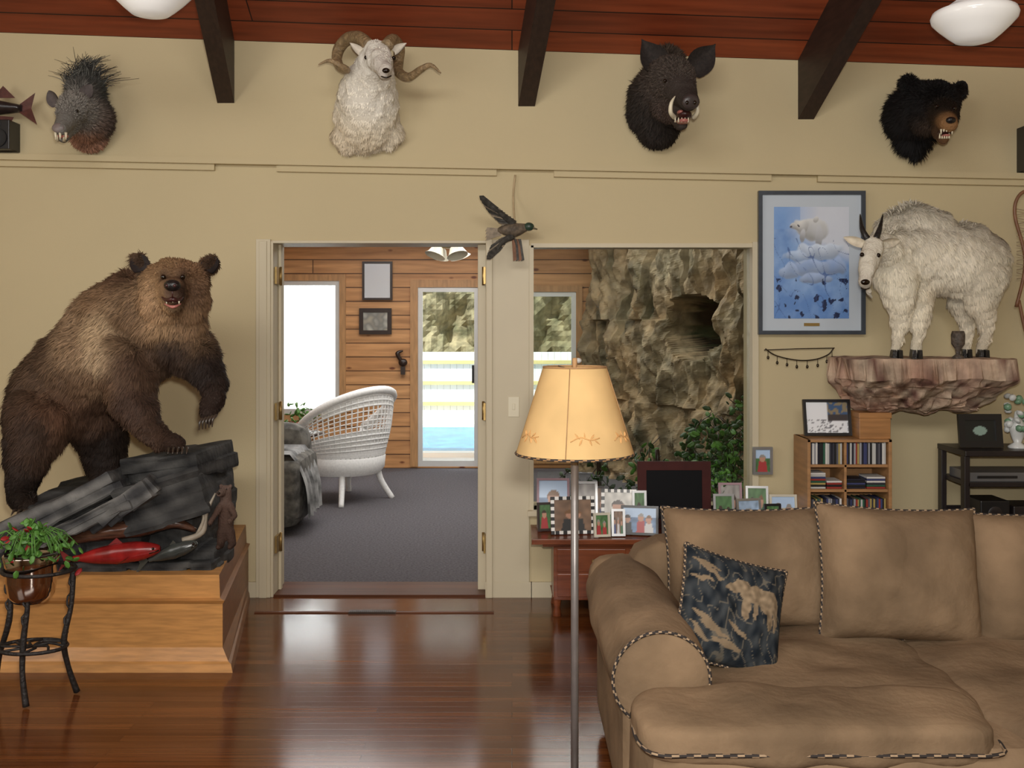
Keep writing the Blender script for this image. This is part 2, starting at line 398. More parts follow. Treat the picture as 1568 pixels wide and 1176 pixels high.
# picture rail
g=G()
def zr(x): return 2.492-.0191*x
def railseg(x0,x1,dy,dz0,dz1,mi=0):
    vs=[]
    for x in(x0,x1): vs+=[(x,0,zr(x)+dz0),(x,-dy,zr(x)+dz0),(x,-dy,zr(x)+dz1),(x,0,zr(x)+dz1)]
    g.add(vs,[(0,1,2,3),(4,7,6,5),(0,4,5,1),(1,5,6,2),(2,6,7,3)],mi)
railseg(XL,XR,.05,.0,.035)
for a,b in((-3.6,-1.733),(-1.37,-.09),(.244,1.51),(1.78,3.8)): railseg(a,b,.025,-.035,.0)
g.build('trim_1',[wallm],origin=False)
# door casing
g=G()
x=DX0
g.bb(x-.095,x-.01,-.022,0,.0,DZ+.012);g.bb(x-.075,x-.03,-.03,0,.0,DZ+.0);g.bb(x-.012,x+.004,-.012,.27,0,DZ)
x=DX1
g.bb(x+.0,x+.035,-.03,0,0,DZ+.01);g.bb(x+.03,x+.25,-.014,0,0,DZ+.01);g.bb(x-.004,x+.01,-.012,.27,0,DZ)
g.bb(x-.055,x-.004,.12,.16,0.01,DZ);g.bb(DX0+.004,DX0+.02,.12,.16,.01,DZ)
g.bb(DX0-.01,DX1+.01,-.01,.27,DZ-.012,DZ+.004)
g.build('trim_3',[trimm],bevel=.003)
g=G()
for xx in(DX0+.012,DX1-.012):
    for zz in(.3,1.08,1.88):
        sg=1 if xx<-1 else -1
        g.bb(xx-.006,xx+.006,.02,.1,zz-.05,zz+.05);g.tube([(xx+sg*.01,.105,zz-.055),(xx+sg*.01,.105,zz+.055)],.008,0,8,1)
g.build('brass_hinges',[brass])
# window frame
g=G();g.bb(WX0-.012,WX0+.015,-.012,.12,WZ0,WZ1);g.bb(WX1-.015,WX1+.02,-.02,.12,WZ0,WZ1+.02);g.bb(WX0,WX1,-.012,.12,WZ1-.012,WZ1+.012);g.bb(WX0-.02,WX1+.03,-.05,.14,WZ0-.03,WZ0)
g.bb(WX0,WX1,.05,.056,WZ0,WZ1,1)
g.build('window_1',[trimm,glass])
g=G();g.bb(-.155-.0,.115,-.016,0,0,.09);g.bb(WX0,XR,-.016,0,0,.09);g.bb(XL,DX0-.09,-.016,0,0,.09);g.build('baseboard_back',[trimm])
g=G();g.bb(-1.42,-.1,-.335,-.31,0,.006);g.bb(DX0,DX1,.0,.3,0,.012);g.build('trim_2',[planks('threshold_wood',(.10,.032,.010),(.15,.05,.016),(.03,.01,.005),(0,1),2,.08,.0015,.45,spec=.25)])
g=G();g.bb(-.90,-.64,-.345,-.30,0,.010)
for i in range(22): g.bb(-.89+i*.011,-.886+i*.011,-.34,-.305,.01,.012,1)
g.build('floor_register',[M('register_brown',(.05,.03,.02),.4,.3,noi=(20,.2)),blackm])
g=G();a=W(778,607,0);b=W(795,638,0);g.bb(a.x,b.x,-.006-.014,-.014,b.z,a.z);g.bb((a.x+b.x)/2-.008,(a.x+b.x)/2+.008,-.024,-.014,(a.z+b.z)/2-.018,(a.z+b.z)/2+.018);g.build('light_switch',[M('switch_ivory',(.68,.62,.45),.4,noi=(4,.03))],bevel=.002)

# ================================================================ SUNROOM beyond
FY=5.28
FX0,FX1=-3.6,3.2
def fw(u,v): p=W(u,v,FY);return p.x,p.z
wx0,wz1=fw(408,430);wx1,wz0=fw(520,635)
dx0,dz1=fw(640,440);dx1,_=fw(733,440)
vx0,vz1=fw(808,447);vx1,vz0=fw(882,700)
holes_wall('wall_sunroom_back',FX0,FX1,0,2.8,FY,FY+.15,[(wx0,wx1,wz0,wz1),(dx0,dx1,0.02,dz1),(vx0,vx1,vz0,vz1)],logm)
g=G();g.bb(FX0-.1,FX0,.27,FY+.15,0,2.8);g.build('wall_sunroom_left',[logm],origin=False)
g=G();g.bb(FX1,FX1+.1,.27,FY+.15,0,2.8);g.build('wall_sunroom_right',[logm],origin=False)
g=G();g.bb(FX0,FX1,.30,FY+.15,-.1,-.0);g.build('floor_sunroom',[carpet],origin=False)
g=G();g.bb(FX0,FX1,.27,FY+.15,2.8,2.9);g.build('ceiling_sunroom',[pine],origin=False)
pinet=M('pine_trim',(.50,.27,.11),.45,noi=(6,.25),stretch=(6,6,1))
def casing(name,x0,x1,z0,z1,w,d,y,mats,door=False,mull=0):
    g=G();g.bb(x0-w,x0,y-d,y,z0 if door else z0-w,z1+w);g.bb(x1,x1+w,y-d,y,z0 if door else z0-w,z1+w);g.bb(x0,x1,y-d,y,z1,z1+w)
    if not door:g.bb(x0,x1,y-d,y,z0-w,z0)
    iw=.05
    g.bb(x0,x0+iw,y,y+.05,z0,z1,1);g.bb(x1-iw,x1,y,y+.05,z0,z1,1);g.bb(x0+iw,x1-iw,y,y+.05,z1-iw,z1,1);g.bb(x0+iw,x1-iw,y,y+.05,z0,z0+iw*1.3,1)
    g.bb(x0+iw,x1-iw,y+.02,y+.025,z0+iw,z1-iw,2)
    return g
alum=M('aluminium_white',(.62,.62,.60),.4,.2,noi=(10,.05))
g=casing('',dx0,dx1,0.02,dz1,.085,.02,FY,None,True);g.bb(dx1-.075,dx1-.05,FY-.03,FY,.95,1.15,3);g.build('door_1',[pinet,alum,dglass,blackm])
g=casing('',wx0,wx1,wz0,wz1,.07,.02,FY,None);g.build('window_2',[pinet,alum,dglass])
g=casing('',vx0,vx1,vz0,vz1,.07,.02,FY,None);g.build('window_3',[pinet,alum,dglass])
g=G();g.grid(lambda u,v:(wx0+u*(wx1-wx0),FY+.10+.012*math.sin(u*70),wz0+v*(wz1-wz0)),120,2);g.build('sheer_curtain',[transl('sheer',(.95,.95,.95),.6)])
# outside
g=G();g.bb(-9,9,FY+.15,22,-.2,-.08);g.build('patio_ground',[M('patio',(.75,.72,.66),.8,noi=(2,.15))],origin=False)
g=G();g.bb(-3.2,2.0,7.0,10.3,-.08,-.05,0);g.bb(-3.4,2.2,6.8,7.0,-.08,-.02,1);g.bb(-3.4,2.2,10.3,10.5,-.08,-.02,1)
g.build('swimming_pool',[M('pool_water',(.05,.33,.66),.25,noi=(4,.3),spec=.2),whitem],origin=False)
g=G()
for i in range(90):g.bb(-5+i*.11,-5+i*.11+.106,11,11.03,-.08,1.15,0)
for z in(.25,.6,.95):g.bb(-5,5,10.94,11,z,z+.06,1)
g.build('garden_fence',[M('fence_white',(.92,.92,.86),.7,noi=(3,.06)),M('fence_rail',(.75,.62,.25),.7,noi=(3,.2))],origin=False)
def rockcol(base,alt,dark):
    def f(p):
        p=Vector(p);n1=noise.fractal(p*1.7,1.,2.,5)*.5+.5;n2=noise.noise(Vector((p.x*7,p.y*7,p.z*3.5)))*.5+.5
        c=Vector(base).lerp(Vector(alt),min(1,max(0,n1*1.6-.3)))
        return tuple(c.lerp(Vector(dark),max(0,min(1,(n2-.46)*2.4))))
    return f
def crag(p,sc_,amp):
    q=Vector((p[0]*sc_,p[1]*sc_,p[2]*sc_*.5))
    return amp*(noise.ridged_multi_fractal(q,1.,2.1,5,1.,2.)*.42-.45+noise.cell(Vector((q.x*1.6,q.y*1.6,q.z*1.1)))*.25+noise.noise(q*4)*.22+noise.noise(q*9)*.10)
g=G();rc=rockcol((.50,.42,.24),(.30,.27,.15),(.07,.09,.04))
def fo(u,v):
    p=Vector((-6+12*u,13,-.1+4.5*v));p.y-=crag(p,1.5,.8);return p
g.grid(fo,110,45,0,False,lambda u,v:rc(Vector((-6+12*u,13,4.5*v))));g.build('garden_rock_wall',[ROCKA],origin=False)
# indoor waterfall rock wall with grotto opening
A=Vector((.80,5.1));B=Vector((2.75,1.0))
nrm=Vector((-(B-A).y,(B-A).x)).normalized()
if nrm.y>0:nrm=-nrm
rc2=rockcol((.40,.27,.14),(.27,.225,.14),(.05,.05,.024))
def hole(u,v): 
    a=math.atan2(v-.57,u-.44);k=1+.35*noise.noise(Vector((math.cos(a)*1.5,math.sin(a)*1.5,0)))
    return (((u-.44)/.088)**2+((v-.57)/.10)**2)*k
def fi(u,v):
    q=A.lerp(B,u);p=Vector((q.x,q.y,v*2.79));d=crag(p,2.2,.34)
    h=hole(u,v)
    if h<1.25: d=-.55*(1-min(1,max(0,(h-.85)/.4)))+d*.3
    return Vector((p.x+nrm.x*d,min(p.y+nrm.y*d,5.26),p.z))
def ci(u,v):
    q=A.lerp(B,u);c=Vector(rc2(Vector((q.x,q.y,v*2.8))))
    k=max(0,min(1,(noise.noise(Vector((q.x*2.5,q.y*2.5,v*2+5)))+.1)*2.0))
    c=c.lerp(Vector((.50,.36,.21)),k*.5*v)
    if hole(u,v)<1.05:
        c=Vector((.006,.008,.006)) if noise.noise(Vector((u*60,v*25,0)))<.12 else Vector((.03,.05,.02))  # darkness of the recess is painted into the colour, with dark green patches
    return c
g=G();g.grid(fi,220,150,0,False,ci);g.build('indoor_rock_waterfall',[M('cave_rock_attr',(1,1,1),.6,attr=True,noi=(9,.55),bump=(12,1.),spec=.3)],origin=False)
def frame(name,c,w,h,fwid,fmat,pmat=None,colfn=None,R=None,depth=.02,mat_w=0,matm=None,res=(24,24),easel=False,stripes=False):
    g=G();R=R or Matrix.Identity(3);c=Vector(c)
    def bx(x0,x1,y0,y1,z0,z1,mi): g.box(c+R@Vector(((x0+x1)/2,(y0+y1)/2,(z0+z1)/2)),(x1-x0,y1-y0,z1-z0),mi,R)
    W2,H2=w/2,h/2
    if stripes:
        n=11
        for i in range(n):
            a=-W2+w*i/n;b=a+w/n;mi=3 if i%2 else 0
            bx(a,b,-depth,0,H2-fwid,H2,mi);bx(a,b,-depth,0,-H2,-H2+fwid,3-mi)
            a=-H2+h*i/n;b=a+h/n
            bx(-W2-.001,-W2+fwid,-depth-.001,0,a,b,mi);bx(W2-fwid,W2+.001,-depth-.001,0,a,b,3-mi)
    else:
        bx(-W2,-W2+fwid,-depth,0,-H2,H2,0);bx(W2-fwid,W2,-depth,0,-H2,H2,0);bx(-W2+fwid,W2-fwid,-depth,0,H2-fwid,H2,0);bx(-W2+fwid,W2-fwid,-depth,0,-H2,-H2+fwid,0)
    bx(-W2+fwid,W2-fwid,-depth*.4,0,-H2+fwid,H2-fwid,2)
    iw,ih=W2-fwid-mat_w,H2-fwid-mat_w
    fn=lambda u,v:c+R@Vector((-iw+2*iw*u,-depth*.4-.002,-ih+2*ih*v))
    g.grid(fn,res[0],res[1],1,False,colfn)
    if easel: g.box(c+R@Vector((0,.03,-h*.12)),(.03,.004,h*.75),0,R@rot(-18,0,0))
    return g.build(name,[fmat,pmat or VCG,matm or whitem,whitem])
mirrorm=M('mirror',(.80,.84,.9),.15,.3,noi=(2,.03))  # pale blue diffuse base stands in for a bright window reflection
darkwood=M('dark_frame',(.03,.015,.01),.35,noi=(20,.3))
frame('wall_mirror',W(578,430,FY-.02),.335,.43,.025,darkwood,mirrorm)
def photoc(seed,pals):
    def f(u,v):
        n=noise.noise(Vector((u*3+seed*7.3,v*3+seed,seed)))*.5+.5;k=n*(len(pals)-1)*1.4-.2*(len(pals)-1);k=max(0,min(len(pals)-1.001,k));i=int(k)
        return tuple(Vector(pals[i]).lerp(Vector(pals[i+1]),k-i))
    return f
skin=(.50,.27,.18)
def portrait(seed,bg,sky=None):
    r=random.Random(seed);N=r.randint(1,3);pp=[((k+.5)/N+r.uniform(-.06,.06),r.uniform(.5,.62),r.choice([(.05,.07,.2),(.4,.05,.05),(.6,.6,.6),(.05,.15,.07),(.03,.03,.03)]),r.choice([(.05,.03,.02),(.2,.1,.04),(.3,.28,.25)])) for k in range(N)]
    def f(u,v):
        c=Vector(bg)*(.8+.4*noise.noise(Vector((u*5+seed,v*5,seed))))
        if sky and v>.62:c=Vector(sky)
        w=.36/N+.05
        for x,y,sh,hr in pp:
            if v<y-.12 and abs(u-x)<w*(.55+.5*(y-v)):c=Vector(sh)
            d=((u-x)/(w*.5))**2+((v-y)/.16)**2
            if d<1:c=Vector(skin) if v<y+.05 else Vector(hr)
            elif d<1.35 and v>y:c=Vector(hr)
        return tuple(c)
    return f
frame('framed_painting',W(575,492,FY-.02),.36,.29,.045,darkwood,colfn=photoc(2,[(.6,.58,.5),(.2,.2,.18),(.45,.4,.3)]))
g=G();p=W(617,555,FY-.04);g.sph(p,(.05,.03,.045),0);g.tube([p+Vector((-.02,0,.02)),p+Vector((-.06,-.01,.1)),p+Vector((0,0,.13))],[.02,.025,.008],0);g.box(p+Vector((0,0,-.09)),(.05,.03,.09),0);g.build('carved_wall_hook',[darkwood])
g=G();p=W(686,380,3.0)
g.tube([(p.x,3.0,2.8),(p.x,3.0,p.z+.1)],.015,0,8,1);g.lathe([(0,.14),(.09,.12),(.1,.06),(.05,.0),(0,0)],p,0)
for i in range(5):
    a=math.radians(72*i+15);R=Matrix.Rotation(a,3,'Z');g.box(Vector(p)+Vector((0,0,.09))+R@Vector((.42,0,0)),(.6,.12,.012),2,R@rot(10,0,0))
for i in range(4):
    a=math.radians(90*i+40);o=Vector((math.cos(a)*.12,math.sin(a)*.12,-.03));g.lathe([(.02,.05),(.05,.03),(.075,-.03),(.095,-.05)],Vector(p)+o,1,16,rot(math.sin(a)*25,-math.cos(a)*25,0))
g.build('ceiling_fan',[brass,M('tulip_glass',(.8,.78,.65),.3,noi=(5,.05)),pine])

# wicker chair (back towards the viewer's right)
g=G();c=W(527,765,3.3);c.z=0;R=Matrix.Rotation(math.radians(-38),3,'Z')
def T(x,y,z):return Vector((c.x,3.3,0))+R@Vector((x,y,z))
def ch(a): 
    return .62+.40*max(0,math.cos(a*.80))**.9
def sh(a,t,off=0):
    r=.36+.09*t+off;return T(r*math.cos(a)*1.0,r*math.sin(a),.40+(ch(a)-.40)*t)
na=34
for i in range(na+1):
    a=-2.0+4.0*i/na
    g.tube([sh(a,0),sh(a,.5,.02),sh(a,1)],.007,0,5,3)
for j in range(15):
    t=j/14; g.tube([sh(-2.0+4.0*i/26,t,.02*math.sin(t*3.14)) for i in range(27)],.009 if (j<6 or j>10) else .005,0,5,1)
g.grid(lambda u,v:sh(-1.9+3.8*u,.03+v*.40,.012),24,6,0)
g.grid(lambda u,v:sh(-1.2+2.4*u,.78+v*.2,.006),24,6,0)
g.tube([sh(-2.0+4.0*i/26,1,.0) for i in range(27)],.034,0,8,1);g.tube([sh(-2.0,1),sh(-2.0,.5),sh(-2.0,0)],.028,0);g.tube([sh(2.0,1),sh(2.0,.5),sh(2.0,0)],.028,0)
g.lathe([(0,.42),(.36,.42),(.38,.40),(.37,.3),(.33,.25)],(c.x,3.3,0),0,28)
g.lathe([(0,.425),(.29,.46),(.32,.44),(.33,.42)],(c.x,3.3,0.01),1,24)
for a in(-.8,.8,2.3,-2.3): g.tube([T(.29*math.cos(a),.29*math.sin(a),.36),T(.33*math.cos(a),.33*math.sin(a),.18),T(.44*math.cos(a),.44*math.sin(a),0)],[.034,.028,.024],0)
g.build('wicker_chair',[wickm,M('cushion_dark',(.05,.045,.04),.8,noi=(30,.6))])
# plaid armchair with throw blanket
g=G();p=W(436,815,1.9);x=p.x
plaid=M('plaid_fabric',(.16,.15,.13),.85,noi=(14,.7))
g.sbox((x-.28,2.05,.22),(.85,.8,.36),7,10,0);g.sbox((x+.06,2.05,.34),(.22,.8,.5),5,10,0);g.sbox((x-.3,2.4,.48),(.8,.22,.62),5,10,0);g.sbox((x-.3,1.98,.43),(.6,.7,.16),5,10,0)
g.grid(lambda u,v:Vector((x-.12+.30*math.sin(min(1.57,u*2))+.04*u+.012*math.sin(v*30),1.72+.55*v,.62-max(0,u-.35)*.75-.01*math.cos(v*25))),12,30,1)
g.build('upholstered_armchair',[plaid,M('blanket',(.36,.36,.35),.9,noi=(7,.85))])
g=G();p=W(470,690,4.2);g.lathe([(0,.5),(.26,.5),(.27,.48),(0,.48)],(p.x-.1,4.3,0),0,24);g.tube([(p.x-.1,4.3,.48),(p.x-.1,4.3,.02)],.03,0,8,1);g.lathe([(0,.03),(.18,.02),(.2,0),(0,0)],(p.x-.1,4.3,0),0,20);g.lathe([(0,.5),(.07,.5),(.09,.62),(.08,.62)],(p.x-.1,4.3,0),1,20)
for i in range(70):
    a=random.uniform(0,6.28);r=random.uniform(.03,.24);q=Vector((p.x-.1+math.cos(a)*r,4.3+math.sin(a)*r,.62+random.uniform(0,.2)-r*.2));g.sph(q,(.03,.018,.006),2,rot(random.uniform(-60,60),random.uniform(-60,60),random.uniform(0,360)),6)
g.build('potted_plant',[darkwood,M('terracotta',(.3,.12,.06),.7,noi=(8,.2)),leafm])
# houseplants beside interior rock
g=G()
for st in range(46):
    x0=random.uniform(.35,1.75) if st%3 else random.uniform(1.35,1.75);y0=random.uniform(.55,1.3);top=.66+.50*max(0,(x0-.9))*random.uniform(.5,1.5);q=Vector((x0,y0,random.uniform(top-.1,top+.16)));pp=[q.copy()]
    for k in range(11):
        q=q+Vector((random.uniform(-.05,.05),random.uniform(-.04,.03),-.035));pp.append(q.copy())
        for _ in range(2):g.sph(q+Vector((random.uniform(-.05,.05),random.uniform(-.04,.04),random.uniform(-.03,.03))),(.034,.018,.004),random.choice([1,2,2]),rot(random.uniform(30,120),random.uniform(-50,50),random.uniform(0,360)),6)
    g.tube(pp,.003,0,4,1)
g.bb(.3,1.85,.5,1.35,0,.34,0)
for x0 in(.6,1.0,1.5):g.tube([(x0,.9,.3),(x0-.02,.9,.75)],.015,0)
g.build('climbing_houseplant',[darkwood,leafm,leafd])

# ================================================================ BEAR DISPLAY
ZT=.43
g=G()
def ring(x1f,x1b,yf,z):return [(-3.4,yf,z),(x1f,yf,z),(x1b,-.04,z),(-3.4,-.04,z)]
lv=[(-1.275,-1.52,-1.275,0),(-1.285,-1.525,-1.265,.035),(-1.30,-1.53,-1.255,.045),(-1.335,-1.53,-1.225,.10),(-1.335,-1.53,-1.225,.30),(-1.32,-1.52,-1.245,.32),(-1.35,-1.54,-1.215,.325),(-1.355,-1.545,-1.21,ZT)]
vs=[]
for l in lv: vs+=ring(*l)
fs=[];ms=[]
for i in range(len(lv)-1):
    for j in range(4):
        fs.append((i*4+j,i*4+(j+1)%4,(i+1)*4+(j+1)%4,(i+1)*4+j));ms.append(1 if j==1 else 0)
fs.append(tuple(len(vs)-4+j for j in range(4)));ms.append(0);g.add(vs,fs,ms)
g.build('display_pedestal',[oak,oak_shade])
g=G()
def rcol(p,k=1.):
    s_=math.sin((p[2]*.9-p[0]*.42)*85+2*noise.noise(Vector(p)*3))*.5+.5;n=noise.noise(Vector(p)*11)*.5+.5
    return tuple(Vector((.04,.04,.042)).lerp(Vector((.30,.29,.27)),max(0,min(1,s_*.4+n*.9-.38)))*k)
def jag(q,p):
    n=noise.cell(Vector((q.x*4,q.y*4,q.z*14)))*.012+noise.noise(q*4)*.012;return q+p*n
def slab(a,b,th,dep,k=26,yr=0,col=rcol):
    a=Vector(a);b=Vector(b);d=b-a;ang=math.degrees(math.atan2(d.z,d.x));g.sbox((a+b)/2,(d.length,dep,th),k,14,0,rot(0,-ang,yr),disp=jag,col=col,sm=False)
slab(W(34,812,-.93),W(208,724,-.93),.12,.55);slab(W(62,834,-1.0),W(222,752,-1.0),.075,.5,26,2);slab(W(150,806,-1.08),W(248,738,-1.08),.10,.30,26,-4)
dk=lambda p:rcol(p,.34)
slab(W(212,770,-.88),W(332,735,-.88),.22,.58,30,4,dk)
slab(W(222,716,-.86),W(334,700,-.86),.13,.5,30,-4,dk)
slab(W(168,800,-1.12),W(240,735,-1.12),.09,.22,26,8)
for (u,v,y,sx,sy,sz) in((90,850,-.85,.5,.6,.16),(175,845,-.7,.6,.8,.34),(262,830,-.6,.5,.8,.40),(315,850,-.92,.18,.3,.10),(300,868,-1.05,.2,.15,.05),(210,872,-1.08,.5,.1,.05),(120,870,-1.08,.5,.14,.06),(190,800,-.5,.7,.5,.33),(30,870,-.9,.35,.4,.12)):
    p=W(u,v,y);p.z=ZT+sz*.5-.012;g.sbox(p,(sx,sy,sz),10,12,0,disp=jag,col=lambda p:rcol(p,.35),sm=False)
g.build('rock_outcrop',[ROCKA])
def fishm(name,a,b,r,mats,flat=.6):
    g=G();a=Vector(a);b=Vector(b);d=b-a
    pts=[a+d*t for t in(0,.08,.25,.5,.75,.92,1)];g.tube(pts,[.3*r,.65*r,r,1.05*r,.75*r,.35*r,.3*r],0,12,4,flat=1)
    up=Vector((0,0,1));e=b;g.add([e,e+d.normalized()*.07+up*.06,e+d.normalized()*.045,e+d.normalized()*.07-up*.05],[(0,1,2),(0,2,3)],1)
    m=a+d*.5;g.add([m+up*r*.9-d*.08,m+up*(r*1.6),m+up*r*.8+d*.12],[(0,1,2)],1)
    m=a+d*.3;g.add([m-Vector((0,r*.9,r*.2)),m+d*.16-Vector((0,r*1.3,r*.9)),m+d*.06-Vector((0,r*.8,r*.6))],[(0,1,2)],1)
    g.sph(a+d*.06-Vector((0,r*.5,-r*.15)),.007,2,n=8);g.tube([a+d*.0-Vector((0,r*.3,r*.1)),a+d*.1-Vector((0,r*.6,r*.25))],.004,2,6,1)
    return g.build(name,mats)
fishm('sockeye_salmon',W(245,840,-1.16),W(112,856,-1.16),.047,[M('salmon_red',(.36,.02,.018),.25,noi=(12,.5)),M('salmon_fin',(.2,.02,.02),.4,noi=(20,.3)),eyem])
fishm('sockeye_salmon.001',W(302,832,-1.14),W(228,858,-1.15),.034,[M('salmon_green',(.05,.055,.05),.25,noi=(15,.4)),M('salmon_fin2',(.05,.05,.04),.4,noi=(20,.3)),eyem])
g=G();g.tube([W(100,830,-1.13),W(150,816,-1.13),W(215,808,-1.12),W(265,800,-1.10),W(300,812,-1.08)],[.02,.05,.055,.035,.012],0,12,6,flat=.8);g.tube([W(280,828,-1.13),W(310,815,-1.12),W(316,785,-1.12),W(330,755,-1.10)],[.016,.013,.010,.004],1,8,5);g.tube([W(300,822,-1.12),W(312,795,-1.13),W(306,775,-1.13)],[.010,.008,.003],1,8,5);g.build('driftwood_branch',[M('driftwood',(.11,.05,.03),.22,noi=(12,.6),stretch=(1,6,6)),M('driftwood_pale',(.34,.29,.22),.5,noi=(20,.3))])
# BEAR
bpal=P_([(38,620,-.75,(.035,.021,.014),.05),(25,690,-.85,(.014,.009,.007),.04),(35,770,-.95,(.012,.008,.006),.02),
(65,560,-.8,(.075,.045,.027),.055),(92,590,-1.0,(.09,.052,.03),.05),(95,640,-.95,(.12,.06,.035),.05),(60,660,-1.0,(.045,.026,.017),.05),
(115,525,-.95,(.26,.17,.10),.05),(150,550,-1.05,(.40,.29,.18),.05,.9),(140,505,-1.0,(.38,.27,.16),.05),(172,590,-1.05,(.11,.062,.036),.05),(130,590,-1.0,(.15,.09,.052),.05),
(140,650,-.8,(.075,.04,.025),.05),(165,690,-.6,(.02,.013,.01),.04),(158,460,-.9,(.22,.135,.075),.05),(190,430,-.85,(.10,.055,.032),.045),(190,500,-1.1,(.15,.092,.052),.05),
(215,560,-1.1,(.075,.042,.026),.05),(200,620,-1.1,(.055,.031,.021),.04),(240,670,-1.1,(.05,.028,.018),.025),(268,684,-1.1,(.035,.02,.014),.012),
(270,540,-1.05,(.032,.019,.013),.045),(315,570,-1.05,(.017,.011,.009),.035),(325,620,-1.1,(.026,.016,.012),.02),
(225,485,-1.2,(.34,.21,.115),.035,.85),(250,508,-1.2,(.36,.23,.12),.04,.85),(290,500,-1.15,(.20,.12,.065),.04),(238,462,-1.3,(.40,.25,.13),.018,.8),(300,460,-1.25,(.10,.055,.032),.02,.8),
(245,400,-1.2,(.22,.13,.065),.016,.7),(285,400,-1.2,(.17,.095,.05),.016,.7),(248,424,-1.3,(.08,.045,.027),.006,.3),(287,424,-1.3,(.05,.027,.018),.006,.4),
(265,425,-1.38,(.16,.09,.05),.006,.5),(264,445,-1.45,(.12,.072,.052),.004,.6),(285,448,-1.38,(.05,.028,.018),.005,.6),(245,452,-1.38,(.28,.17,.09),.006,.4),(265,478,-1.35,(.28,.19,.11),.012,.4),
(213,403,-1.1,(.02,.012,.01),.018,.5),(323,406,-1.1,(.018,.01,.008),.018,.5)])
bear=empty('grizzly_bear',(-1.8,-.9,.6))
ch=[[(88,606,-.66,70),(116,574,-.66,70),(152,550,-.72,70),(190,535,-.80,68),(228,528,-.88,56)],
[(125,530,-.66,46),(165,488,-.70,52),(205,462,-.80,48)],[(190,490,-.80,58),(232,476,-.92,54),(262,452,-1.0,47)],
[(268,440,-1.06,45)],[(246,434,-1.12,31),(291,434,-1.12,31)],[(244,460,-1.1,32),(291,458,-1.1,31)],[(245,495,-1.0,40),(282,492,-1.0,36)],
[(266,438,-1.18,26),(264,446,-1.30,22),(264,449,-1.375,17.5)],[(266,462,-1.2,18),(265,466,-1.31,13)],[(246,415,-1.24,9),(258,415,-1.27,8)],[(276,415,-1.27,8),(288,415,-1.24,9)],
[(217,405,-1.0,13),(213,401,-1.0,13)],[(318,408,-1.0,14),(324,405,-1.0,13)],
[(60,640,-.82,50),(46,690,-.88,36),(34,735,-.94,25),(32,762,-.98,20),(46,776,-1.06,14)],
[(140,625,-.56,50),(160,680,-.5,34),(163,722,-.5,26),(168,745,-.56,20)],
[(196,556,-.98,46),(202,610,-1.03,33),(224,650,-1.06,23),(245,672,-1.08,17),(270,680,-1.12,13)],
[(272,520,-.95,44),(308,552,-1.0,31),(328,588,-1.06,21),(328,612,-1.10,16),(319,632,-1.13,15)]]
b=bodymesh('body',ch,.0135,6,bpal,bear,lump=.012)
nose=tuple(W(264,447,-1.45))
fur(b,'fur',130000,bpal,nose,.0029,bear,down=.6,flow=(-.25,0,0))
g=G()
n0=W(264,437,-1.455);g.sph(n0,(.038,.026,.026),1)
for s_ in(-1,1):g.sph(n0+Vector((s_*.017,-.022,-.002)),(.008,.006,.007),3,n=8)
g.tube([W(248,455,-1.385),W(256,460,-1.42),W(264,458,-1.44),W(272,460,-1.42),W(280,455,-1.385)],[.004,.010,.011,.010,.004],3,8,4);g.tube([W(264,446,-1.465),W(264,457,-1.448)],.003,3,6,1)
g.tube([W(252,465,-1.38),W(265,470,-1.40),W(277,465,-1.38)],[.003,.008,.003],2,8,4)
for u in(250,280):g.sph(W(u,424,-1.322),.012,0)
for i in(0,1,2,3,4):g.tube([W(255+i*4.8,461,-1.425),W(255+i*4.8,461+(5 if i in(0,4) else 2.5),-1.425)],[.004,.001],4,6,1)
g.ear(W(219,414,-1.04),W(207,389,-1.02),.09,(0.3,-1,0),5,.3,.6);g.ear(W(318,416,-1.04),W(331,393,-1.02),.09,(-.3,-1,0),5,.3,.6)
for k in range(5):
    p=W(258+k*7,686,-1.15);g.tube([p,p+Vector((.012,-.03,.002)),p+Vector((.016,-.055,-.022))],[.008,.007,.002],6,6,3)
    p=W(311+k*5,640-k*1.2,-1.17);g.tube([p,p+Vector((-.01,-.02,-.02)),p+Vector((-.012,-.02,-.055))],[.008,.006,.002],6,6,3)
    p=W(26+k*8,781,-1.10);g.tube([p,p+Vector((.0,-.03,.002)),p+Vector((0,-.055,-.015))],[.008,.007,.002],6,6,3)
g.build('face_and_claws',[eyem,nosem,gum,darkm,toothm,M('ear_dark',(.02,.012,.01),.8,noi=(60,.4)),M('claw',(.05,.035,.025),.3,noi=(20,.3))],bear)
cub=empty('bear_cub_figure',W(345,835,-1.05))
cp=P_([(345,790,-1.1,(.10,.06,.045),.010),(345,755,-1.1,(.15,.10,.08),.005),(345,830,-1.1,(.06,.035,.026),.006)])
b=bodymesh('body',[[(346,812,-1.03,12),(346,790,-1.03,12),(346,768,-1.04,9),(345,752,-1.05,9.5)],[(344,752,-1.05,8),(336,756,-1.11,5)],[(340,815,-1.05,8),(338,834,-1.06,6),(334,838,-1.1,4)],[(352,815,-1.05,8),(356,832,-1.06,6),(352,838,-1.1,4)],[(338,775,-1.06,6),(328,790,-1.1,4),(322,800,-1.13,4)],[(353,775,-1.05,6),(360,790,-1.09,4),(352,797,-1.13,4)],[(338,744,-1.05,3)],[(353,744,-1.05,3)]],.0055,3,cp,cub)
fur(b,'fur',6000,cp,tuple(W(336,756,-1.13)),.0018,cub)
g=G();g.sph(W(335,755,-1.128),.008,0,n=8);g.sph(W(339,749,-1.085),.004,0,n=8);g.sph(W(347,749,-1.085),.004,0,n=8);g.build('face',[eyem],cub)

